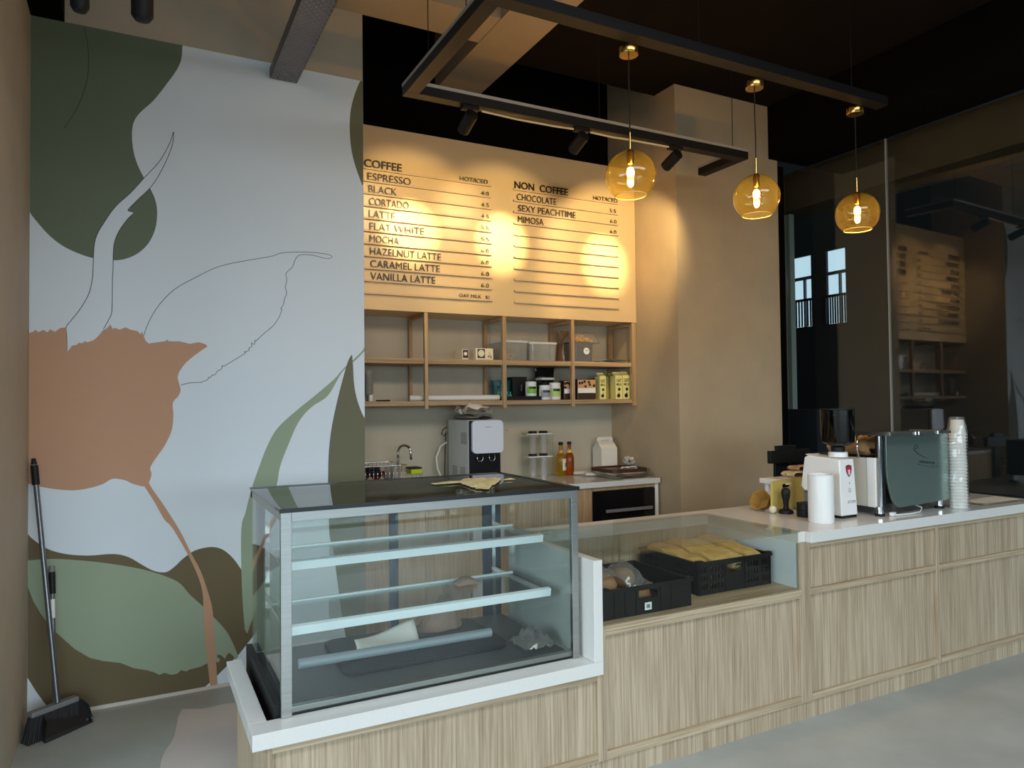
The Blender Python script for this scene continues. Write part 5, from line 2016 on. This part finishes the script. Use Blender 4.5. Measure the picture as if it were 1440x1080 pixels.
# white riser with folded towels and a black screen terminal
rz0 = 1.004
rs = thing('riser_shelf', 'white countertop riser shelf with two tiers behind the cutting board', 'riser shelf', (3.58, 3.20, ZC))
p0, p1 = at(1086, 682, Y=3.15), at(1142, 684, Y=3.12)
rx0, rx1 = 3.400, 3.80
mb = MB()
mb.box(rx0, rx1, 3.12, 3.245, 1.030, 1.060)
mb.build('top_board', M_white, rs, bevel=0.002)
mb = MB()
mb.box(rx0 + 0.03, rx1, 3.16, 3.245, 0.9745, 0.9815)
mb.build('lower_board', M_white, rs, bevel=0.001)
for x in (rx0 + 0.035, rx1 - 0.035):
    mb = MB()
    mb.lathe([(0.020, 0.0005), (0.020, 0.0765)], (x, 3.21, ZC), 16)
    mb.build('leg', M_white, rs, smooth=True)
    mb = MB()
    mb.lathe([(0.020, 0.085), (0.020, 0.132)], (x, 3.21, ZC), 16)
    mb.build('leg', M_white, rs, smooth=True)
M_beige = mat('beige_towel', S(214, 190, 150), 0.9, bump=0.3, bscale=90)
mb = MB()
cloth_stack(mb, 3.56, 3.79, 3.125, 3.24, 1.0605, 1, 0.034, 71, 0.004)
mb.build('folded_towel', M_beige, smooth='all', label='lower beige folded towel on the white riser shelf', cat='towel')
mb = MB()
cloth_stack(mb, 3.62, 3.80, 3.13, 3.24, 1.0985, 1, 0.026, 73, 0.004)
mb.build('folded_towel', mat('tan_towel', S(196, 160, 122), 0.9, bump=0.3, bscale=90), smooth='all', label='upper tan folded towel on top of the beige one', cat='towel')
ps = thing('payment_terminal', 'black payment screen on a stand behind the folded towels', 'payment terminal', (3.56, 3.30, 0.0))
ps.location = (3.60, 3.36, ZC)
OFF[ps.name] = Vector(ps.location)
mb = MB()
mb.box(3.56, 3.92, 3.30, 3.33, 1.135, 1.215)
mb.box(3.63, 3.80, 3.305, 3.335, 1.215, 1.245)
mb.build('screen', M_bplast, ps, bevel=0.003)
mb = MB()
mb.prism([(3.60, 3.335, 0.02), (3.78, 3.335, 0.02), (3.73, 3.335, 1.134), (3.64, 3.335, 1.134)], (0, 0.02, 0))
mb.build('stand', M_bplast, ps, bevel=0.003)
mb = MB()
mb.box(3.55, 3.83, 3.28, 3.45, 0.0005, 0.02)
mb.build('stand_base', M_bplast, ps, bevel=0.003)
OFFZ = 0

# ================================================================ bread display
ZD = 0.6265


def wall_grid(mb, M, W, H, T, us, vs, holes):
    """upright wall in local x (0..W), z (0..H), thickness T along local y, with the cells in holes left open"""
    nu, nv = len(us) - 1, len(vs) - 1
    solid = [[(i, j) not in holes for j in range(nv)] for i in range(nu)]
    n0 = len(mb.bm.faces)
    V = {}

    def vt(i, j, s):
        if (i, j, s) not in V:
            V[(i, j, s)] = mb.bm.verts.new(M @ Vector((us[i], s * T, vs[j])))
        return V[(i, j, s)]
    for i in range(nu):
        for j in range(nv):
            if not solid[i][j]:
                continue
            mb.bm.faces.new((vt(i, j, 0), vt(i + 1, j, 0), vt(i + 1, j + 1, 0), vt(i, j + 1, 0)))
            mb.bm.faces.new((vt(i, j, 1), vt(i, j + 1, 1), vt(i + 1, j + 1, 1), vt(i + 1, j, 1)))
            for di, dj, a, b in ((-1, 0, (i, j + 1), (i, j)), (1, 0, (i + 1, j), (i + 1, j + 1)), (0, -1, (i, j), (i + 1, j)), (0, 1, (i + 1, j + 1), (i, j + 1))):
                ii, jj = i + di, j + dj
                if 0 <= ii < nu and 0 <= jj < nv and solid[ii][jj]:
                    continue
                mb.bm.faces.new((vt(*a, 0), vt(*a, 1), vt(*b, 1), vt(*b, 0)))
    mb._mark(n0)


M_crate = mat('black_crate', (0.014, 0.011, 0.010), 0.6, spec=0.15)


def crate(label, x0, x1, y0, y1, h, lattice):
    t = thing('bread_crate', label, 'crate', ((x0 + x1) / 2, (y0 + y1) / 2, ZD), 'black bread crates')
    W, D, T = x1 - x0, y1 - y0, 0.008
    mb = MB()
    mb.box(x0 + T, x1 - T, y0 + T, y1 - T, ZD + 0.0005, ZD + 0.006)
    mb.build('crate_floor', M_crate, t)

    def wall(nm, M, Wd, front):
        wx = 0.20
        us = [0.0, 0.018]
        holes = set()
        if lattice:
            n = 5
            grp = [(0.04, 0.13), (0.17, 0.34), (0.66, 0.83), (0.87, 0.96)]
            us = [0]
            hole_cols = []
            for gi, (a, b) in enumerate(grp):
                if gi == 2:
                    us += [Wd * 0.39, Wd * 0.60]
                    win = (len(us) - 2)
                m_ = 3 if gi in (0, 3) else 4
                for k in range(m_):
                    u0 = Wd * (a + (b - a) * k / m_)
                    us += [u0, u0 + Wd * (b - a) / m_ * 0.55]
                    hole_cols.append(len(us) - 2)
            us.append(Wd)
            vs = [0, h * 0.16, h * 0.32, h * 0.42, h * 0.58, h * 0.66, h * 0.84, h]
            for c_ in hole_cols:
                for r_ in (1, 3, 5):
                    holes.add((c_, r_))
            if front:
                holes.add((win, 5))
                holes.add((win, 4))
        else:
            us = [0, Wd * 0.39, Wd * 0.61, Wd]
            vs = [0, h * 0.52, h * 0.84, h]
            if front:
                holes.add((1, 1))
        mb = MB()
        wall_grid(mb, M, Wd, h, T, us, vs, holes)
        return mb.build(nm, M_crate, t)
    f = wall('front_wall', Matrix.Translation((x0, y0, ZD + 0.0005)), W, True)
    wall('back_wall', Matrix.Translation((x1, y1, ZD + 0.0005)) @ Matrix.Rotation(pi, 4, 'Z'), W, True)
    wall('side_wall', Matrix.Translation((x0, y1 - T, ZD + 0.0005)) @ Matrix.Rotation(-pi / 2, 4, 'Z'), D - 2 * T, False)
    wall('side_wall', Matrix.Translation((x1, y0 + T, ZD + 0.0005)) @ Matrix.Rotation(pi / 2, 4, 'Z'), D - 2 * T, False)
    # ribs and rim
    ribs = (0.12, 0.24, 0.36, 0.64, 0.76) if not lattice else (0.02, 0.36, 0.63, 0.98)
    for k in ribs:
        mb = MB()
        mb.box(x0 + W * k - 0.003, x0 + W * k + 0.003, y0 - 0.005, y0 - 0.0003, ZD + 0.008, ZD + h - 0.012)
        mb.build('rib', M_crate, t)
    mb = MB()
    e = 0.006
    mb.box(x0 - e, x1 + e, y0 - e, y0 - 0.0004, ZD + h - 0.012, ZD + h)
    mb.box(x0 - e, x1 + e, y1 + 0.0004, y1 + e, ZD + h - 0.012, ZD + h)
    mb.box(x0 - e, x0 - 0.0004, y0, y1, ZD + h - 0.012, ZD + h)
    mb.box(x1 + 0.0004, x1 + e, y0, y1, ZD + h - 0.012, ZD + h)
    for a in (x0 - 0.004, x1 - 0.03):
        mb.box(a, a + 0.034, y0 - 0.004, y0 + 0.02, ZD + h + 0.0003, ZD + h + 0.008)
    mb.build('rim', M_crate, t)
    return t


c1_ = crate('low solid black crate with small white tag, holding bagged buns, left of two', 1.725, 2.200, 2.512, 2.93, 0.122, False)
a = at(911.5, 856, Y=2.506)
tg = None
mb = MB()
mb.box(a.x - 0.018, a.x + 0.018, 2.5045, 2.5058, a.z - 0.004, a.z + 0.028)
tg = mb.build('tag', M_white, c1_, label='small white tag')
mb = MB()
mb.box(a.x - 0.009, a.x + 0.009, 2.5036, 2.5044, a.z + 0.004, a.z + 0.020)
mb.build('tag_print', M_greypl, tg)
crate('taller black lattice crate with slots, holding yellow wrapped loaves, right of two', 2.330, 2.802, 2.610, 3.05, 0.153, True)

M_bun = mat('brown_bun', S(150, 106, 70), 0.6, noise_amt=0.15, nscale=14)
buns = [(1.79, 2.62, 0), (1.89, 2.61, 0), (1.99, 2.62, 0), (1.80, 2.73, 0), (1.91, 2.73, 0), (1.79, 2.60, 1), (1.83, 2.78, 1), (1.93, 2.66, 1)]
blab = ['brown bun at the front left of the solid crate', 'brown bun at the front middle of the solid crate', 'brown bun at the front right of the bag in the solid crate', 'brown bun at the back left of the solid crate', 'brown bun at the back middle of the solid crate', 'brown bun resting on the front left buns in the solid crate', 'brown bun on top at the back of the solid crate', 'brown bun resting on the middle buns in the solid crate']
for k, (x, y, lv) in enumerate(buns):
    mb = MB()
    rnd = random.Random(k)
    z0 = ZD + 0.011 + lv * 0.075
    mb.lathe([(0, 0), (0.034, 0.002), (0.052, 0.02), (0.057, 0.04), (0.050, 0.062), (0.03, 0.077), (0, 0.081)], (x, y, z0), 22)
    for v in mb.bm.verts:
        v.co += Vector((noise.noise(v.co * 25), noise.noise(v.co * 25 + Vector((7, 0, 0))), 0)) * 0.006
    mb.build('bun', M_bun, smooth='all', label=blab[k], cat='bun', group='buns in the solid crate')
mb = MB()


def film(u, v):
    x = 1.735 + 0.345 * u
    y = 2.545 + 0.30 * v
    h = 0
    for bx_, by_, lv in buns:
        d = sqrt((x - bx_) ** 2 + (y - by_) ** 2)
        h = max(h, (0.104 + lv * 0.078) * max(0, 1 - (d / 0.125) ** 2) ** 0.55)
    h = max(h, 0.088 * (1 - max(0, (u - 0.75)) * 2.0))
    n = noise.noise(Vector((u * 9, v * 9, 3))) * 0.014 + noise.noise(Vector((u * 22, v * 20, 8))) * 0.006
    return Vector((x, y, ZD + 0.012 + h + n))


mb.sheet(film, 44, 36)
mb.build('bread_bag', G_film, smooth='all', label='crinkled clear plastic bag over the brown buns in the solid crate', cat='plastic bag')
M_yel = mat('yellow_wrap', S(196, 158, 92), 0.45, noise_amt=0.12, nscale=12, bump=0.3, bscale=40)
M_yel2 = mat('pale_yellow_wrap', S(202, 172, 112), 0.45, noise_amt=0.12, nscale=12, bump=0.3, bscale=40)
ylab = ['yellow wrapped loaf at the left side of the lattice crate', 'yellow wrapped loaf second from the left in the lattice crate', 'pale yellow wrapped loaf third from the left in the lattice crate', 'yellow wrapped loaf at the right side of the lattice crate']


def loaf(x, y0, y1, z, w_, h_, m_, lab_, seed, tilt=0.0, yaw=0.0):
    mb = MB()

    def fn(u, v):
        a = 2 * pi * v
        e = (1 - abs(2 * u - 1) ** 7) ** 0.6 if 0 < u < 1 else 0
        n = noise.noise(Vector((u * 6 + seed, cos(a) * 1.5, sin(a) * 1.5)))
        cx_ = cos(a)
        sz_ = sin(a)
        rx = w_ / 2 * (abs(cx_) ** 0.45) * (1 if cx_ > 0 else -1)
        rz = h_ / 2 * (abs(sz_) ** 0.6) * (1 if sz_ > 0 else -1)
        yy = y0 + (y1 - y0) * u
        return Vector((x + rx * (0.75 + 0.25 * e) * (1 + 0.06 * n) + yaw * (u - 0.5), yy, z + h_ / 2 + tilt * u + rz * (0.12 + 0.88 * e) * (1 + 0.25 * n) + 0.006 * noise.noise(Vector((u * 14, cos(a) * 4, seed)))))
    mb.sheet(fn, 36, 28)
    return mb.build('wrapped_loaf', m_, smooth='all', label=lab_, cat='bread', group='wrapped loaves in the lattice crate', weld=True)


for k in range(4):
    loaf(2.400 + 0.111 * k, 2.632, 3.03, ZD + 0.075 + 0.012 * (k % 2), 0.106, 0.075, (M_yel, M_yel, M_yel2, M_yel)[k], ylab[k], k * 3.1, tilt=0.035)
for k in range(3):
    loaf(2.42 + 0.15 * k, 2.64, 3.02, ZD + 0.012, 0.125, 0.062, M_yel2, ['pale wrapped loaf under the others at the left in the lattice crate', 'pale wrapped loaf under the others in the middle of the lattice crate', 'pale wrapped loaf under the others at the right in the lattice crate'][k], 20 + k)

# ================================================================ inside and on the showcase
ZS = 0.4985
mb = MB()
mb.prism([(1.06 + u, 2.965 + v, ZS + 0.0005) for u, v in rrect(0.70, 0.42, 0.05, 8)], (0, 0, 0.022))
mb.build('baking_tray', mat('black_tray_metal', (0.008, 0.009, 0.013), 0.45, spec=0.2), bevel=0.005, label='black rounded baking tray on the showcase floor', cat='tray')
a, b = at(420, 934, Z=ZS + 0.0425), at(690, 889, Z=ZS + 0.0425)
rl = thing('film_roll', 'long grey roll of film lying across the tray in the showcase', 'roll', ((a.x + b.x) / 2, (a.y + b.y) / 2, ZS + 0.023))
a.z = b.z = ZS + 0.023 + 0.0195
a.x = max(a.x, 0.50)
mb = MB()
mb.cyl(a, b, 0.019, n=20)
mb.build('roll', mat('grey_film', S(150, 160, 162), 0.3), rl, smooth=True)
pbx = at(592, 850, Z=ZS + 0.03)
mb = MB()
M_bag = mat('brown_bag_paper', S(128, 102, 82), 0.8, noise_amt=0.1, nscale=10)


def paperbag(u, v):
    a_ = 2 * pi * u
    w_ = 0.11 * (1 - 0.75 * v)
    d_ = 0.06 * (1 - 0.8 * v)
    n = noise.noise(Vector((cos(a_) * 2, sin(a_) * 2, v * 4))) * 0.010
    return Vector((1.22 + 0.03 * v + (w_ + n) * cos(a_), 3.09 + (d_ + n) * sin(a_), ZS + 0.0235 + 0.145 * v))


mb.sheet(paperbag, 24, 12)
mb.build('paper_bag', M_bag, smooth='all', label='brown paper bag with a pinched top standing at the back of the baking tray', cat='paper bag')
mb = MB()


def note(u, v):
    return Vector((0.80 + 0.27 * u + 0.03 * v, 2.93 + 0.17 * v, ZS + 0.026 + 0.045 * v * u + 0.008 * sin(u * 5 + v * 3)))


mb.sheet(note, 14, 10)
mb.build('white_paper', M_paper, smooth='all', solid=0.001, label='white paper lying loosely on the back of the baking tray', cat='paper')
mb = MB()


def wrapfn(u, v):
    h = 0.05 * max(0, sin(pi * u) * sin(pi * v)) ** 0.6
    n = noise.noise(Vector((u * 7, v * 7, 5)))
    return Vector((1.435 + 0.15 * u + 0.01 * n, 2.66 + 0.16 * v + 0.01 * n, ZS + 0.012 + h * (1 + 0.6 * n) + 0.008 * n))


mb.sheet(wrapfn, 24, 22)
mb.build('cling_wrap', G_film, smooth='all', label='crumpled clear cling wrap at the right on the showcase floor', cat='plastic wrap')
wz = 0.738 + 0.0065
mb = MB()
mb.sheet(lambda u, v: Vector((1.235 + 0.10 * u, 2.90 + 0.07 * v, wz + 0.003 + 0.03 * max(0, sin(pi * u) * sin(pi * v)) ** 0.5 + 0.004 * noise.noise(Vector((u * 9, v * 9, 1))))), 16, 14)
mb.build('brown_wrapper', M_bag, smooth='all', label='crumpled brown paper wrapper on the lower showcase shelf', cat='wrapper')
ztop = sz1 + 0.011
# crumpled yellowish film left on top of the showcase
q0, q1, q2, q3 = at(640, 677, Z=ztop), at(705, 673, Z=ztop), at(690, 689, Z=ztop), at(668, 688, Z=ztop)


def topfilm(u, v):
    p = q0.lerp(q1, u).lerp(q3.lerp(q2, u), v)
    n = noise.noise(Vector((u * 5, v * 5, 2)))
    n2 = noise.noise(Vector((u * 14, v * 12, 6)))
    e = min(u, 1 - u, v, 1 - v)
    return Vector((p.x + 0.02 * noise.noise(Vector((v * 6, u * 2, 1))), p.y + 0.02 * noise.noise(Vector((u * 6, v * 2, 4))), ztop + 0.003 + min(1, e * 6) * 0.010 * (1 + n + 0.5 * n2)))


mb = MB()
mb.sheet(topfilm, 26, 20)
M_tf = mat('yellowed_film', S(206, 196, 150), 0.5, noise_amt=0.12, nscale=15)
mb.build('crumpled_film', M_tf, smooth='all', label='large crumpled yellowish wrapping film on top of the glass showcase', cat='wrapping film')
for px, py, wpx, l in ((634, 679.5, 0.085, 'small scrap of yellowish film left of the large one on the showcase top'), (716, 675, 0.03, 'tiny scrap of film at the back right of the showcase top')):
    c_ = at(px, py, Z=ztop)
    mb = MB()
    mb.sheet(lambda u, v: Vector((c_.x + (u - 0.5) * wpx * 2, c_.y + (v - 0.5) * wpx * 0.7, ztop + 0.0025 + 0.006 * max(0, sin(pi * u) * sin(pi * v)) * (1 + noise.noise(Vector((u * 5, v * 5, px)))))), 12, 8)
    mb.build('film_scrap', M_tf, smooth='all', label=l, cat='wrapping film')

# ================================================================ broom, dustpan and floor paper on the left
M_hand = mat('grey_steel_tube', S(120, 122, 126), 0.3, 0.8)
bt = Vector((-0.455, 4.225, at(41, 645, Y=4.225).z))
hb0, hb1 = at(41, 1007, Y=4.06), at(109.5, 982, Y=4.19)
hb0.z = hb1.z = 0.14
hb0 = at(41, 1007, Z=0.125)
hb1 = at(108, 982, Z=0.125)
mid = hb0.lerp(hb1, 0.5)
br = thing('broom', 'broom with grey steel handle and black bristles leaning in the left corner', 'broom', (mid.x, mid.y, 0))
u_ = (hb1 - hb0).normalized()
nrm = Vector((-u_.y, u_.x, 0))
Mh = Matrix((u_, nrm, Vector((0, 0, 1)))).transposed().to_4x4()
Lh = (hb1 - hb0).length
mb = MB()
mb.box(-Lh / 2, Lh / 2, -0.022, 0.022, 0.0, 0.025, Matrix.Translation((mid.x, mid.y, 0.115)) @ Mh)
mb.build('broom_head', M_greypl, br, bevel=0.006)
mb = MB()
rnd = random.Random(3)
for i in range(30):
    for j in range(4):
        s_ = (i / 29 - 0.5) * (Lh - 0.012)
        t_ = (j / 3 - 0.5) * 0.034
        spread = 1.10
        top_ = mid + u_ * s_ + nrm * t_
        bot_ = mid + u_ * (s_ * spread - 0.012) + nrm * (t_ * 1.5) + Vector((rnd.uniform(-1, 1) * 0.003, rnd.uniform(-1, 1) * 0.003, 0))
        mb.tube([(top_.x, top_.y, 0.115), ((top_.x + bot_.x) / 2, (top_.y + bot_.y) / 2, 0.06), (bot_.x, bot_.y, 0.0015)], [0.0036, 0.0046, 0.0044], 5)
mb.build('bristles', mat('black_bristle', (0.012, 0.011, 0.013), 0.6), br, kind='stuff')
foot_ = Vector((mid.x + 0.015, mid.y + 0.005, 0.141))
dirh = (bt - foot_).normalized()
mb = MB()
mb.cyl(foot_, foot_ + dirh * ((bt - foot_).length - 0.13), 0.012, n=14)
mb.build('handle', M_hand, br, smooth=True)
mb = MB()
e0 = foot_ + dirh * ((bt - foot_).length - 0.129)
mb.cyl(e0, bt - dirh * 0.035, 0.0165, n=14)
mb.cyl(bt - dirh * 0.03, bt, 0.013, 0.009, n=14)
mb.build('grip', M_bplast, br, smooth=True)
mb = MB()
mb.cyl(bt - dirh * 0.0345, bt - dirh * 0.0305, 0.0168, n=14)
mb.build('grip_ring', M_chrome, br, smooth=True)
# dustpan: open mouth towards the room
fl, frr = at(63, 1046, Z=0.0), at(132, 1015, Z=0.0)
d_ = (frr - fl).normalized()
n_ = Vector((-d_.y, d_.x, 0))
dp = thing('dustpan', 'black long handled dustpan standing in front of the broom bristles', 'dustpan', ((fl.x + frr.x) / 2, (fl.y + frr.y) / 2, 0))
Ld = (frr - fl).length
cdn = fl.lerp(frr, 0.5)
Md = Matrix.Translation((cdn.x, cdn.y, 0.0)) @ Matrix((d_, n_, Vector((0, 0, 1)))).transposed().to_4x4()
mb = MB()
hw = Ld / 2
P_ = lambda x, y, z: Md @ Vector((x, y, z))
# pan back wall leaning, two cheeks and a lip
back = [(-hw, 0.012, 0.012), (hw, 0.012, 0.012), (hw - 0.025, 0.055, 0.115), (-hw + 0.025, 0.055, 0.115)]
mb.prism([P_(*p) for p in back], (n_ * 0.004))
lip = [(-hw, -0.002, 0.0012), (hw, -0.002, 0.0012), (hw, 0.014, 0.012), (-hw, 0.014, 0.012)]
mb.prism([P_(*p) for p in lip], Vector((0, 0, 0.003)))
for s in (-1, 1):
    ch_ = [(s * hw, 0.0, 0.003), (s * hw, 0.014, 0.014), (s * (hw - 0.025), 0.057, 0.115), (s * (hw - 0.018), 0.01, 0.09)]
    mb.prism([P_(*p) for p in ch_], d_ * (0.003 * -s))
mb.build('pan', mat('black_pan_plastic', (0.014, 0.013, 0.014), 0.35), dp)
mb = MB()
mb.box(hw - 0.012, hw - 0.004, -0.004, 0.003, 0.004, 0.030, Md)
mb.build('edge_clip', M_chrome, dp)
dt = Vector((-0.378, 4.235, at(72, 796, Y=4.235).z))
df = Vector((cdn.x - 0.055, cdn.y + 0.125, 0.055))
df = Md @ Vector((-0.03, 0.064, 0.10))
dd = (dt - df).normalized()
LL = (dt - df).length
mb = MB()
mb.cyl(df, df + dd * (LL - 0.135), 0.010, n=12)
mb.build('handle', M_hand, dp, smooth=True)
mb = MB()
mb.cyl(df + dd * (LL - 0.134), df + dd * (LL - 0.030), 0.0145, n=12)
mb.build('grip', M_bplast, dp, smooth=True)
mb = MB()
mb.cyl(df + dd * (LL - 0.0295), dt, 0.0145, 0.012, n=12)
mb.build('end_cap', M_greypl, dp, smooth=True)
mb = MB()
mb.cyl(df + dd * (LL - 0.25), df + dd * (LL - 0.16), 0.0104, n=12)
mb.build('sticker', M_white, dp, smooth=True)
mb = MB()
outline = [(790, 290), (700, 300), (600, 325), (500, 345), (400, 346), (335, 345), (318, 385), (298, 415), (285, 500), (275, 565), (240, 630), (192, 700), (160, 780), (148, 850), (120, 960)]
pp = [at(200 + x / 6, 940 + y / 6, Z=0) for x, y in outline]
ring = [(p.x, p.y) for p in pp] + [(0.10, 3.0), (0.355, 3.0), (0.355, 3.215), (0.62, 3.215), (0.62, 3.93)]
vs_ = [mb.bm.verts.new((x, y, 0.0015)) for x, y in ring]
es_ = [mb.bm.edges.new((vs_[i], vs_[(i + 1) % len(vs_)])) for i in range(len(vs_))]
bmesh.ops.triangle_fill(mb.bm, use_beauty=True, edges=es_)
bmesh.ops.recalc_face_normals(mb.bm, faces=mb.bm.faces)
for f in mb.bm.faces:
    if f.normal.z < 0:
        f.normal_flip()
bmesh.ops.subdivide_edges(mb.bm, edges=mb.bm.edges[:], cuts=3, use_grid_fill=True)
for v in mb.bm.verts:
    v.co.z = 0.0022 + 0.0025 * max(0, noise.noise(Vector((v.co.x * 6, v.co.y * 6, 1))))
mb.build('paper_sheet', mat('pale_floor_paper', S(206, 194, 186), 0.75, noise_amt=0.04, nscale=3), smooth='all', label='pale protective paper sheet spread on the floor left of the showcase counter', cat='paper sheet')
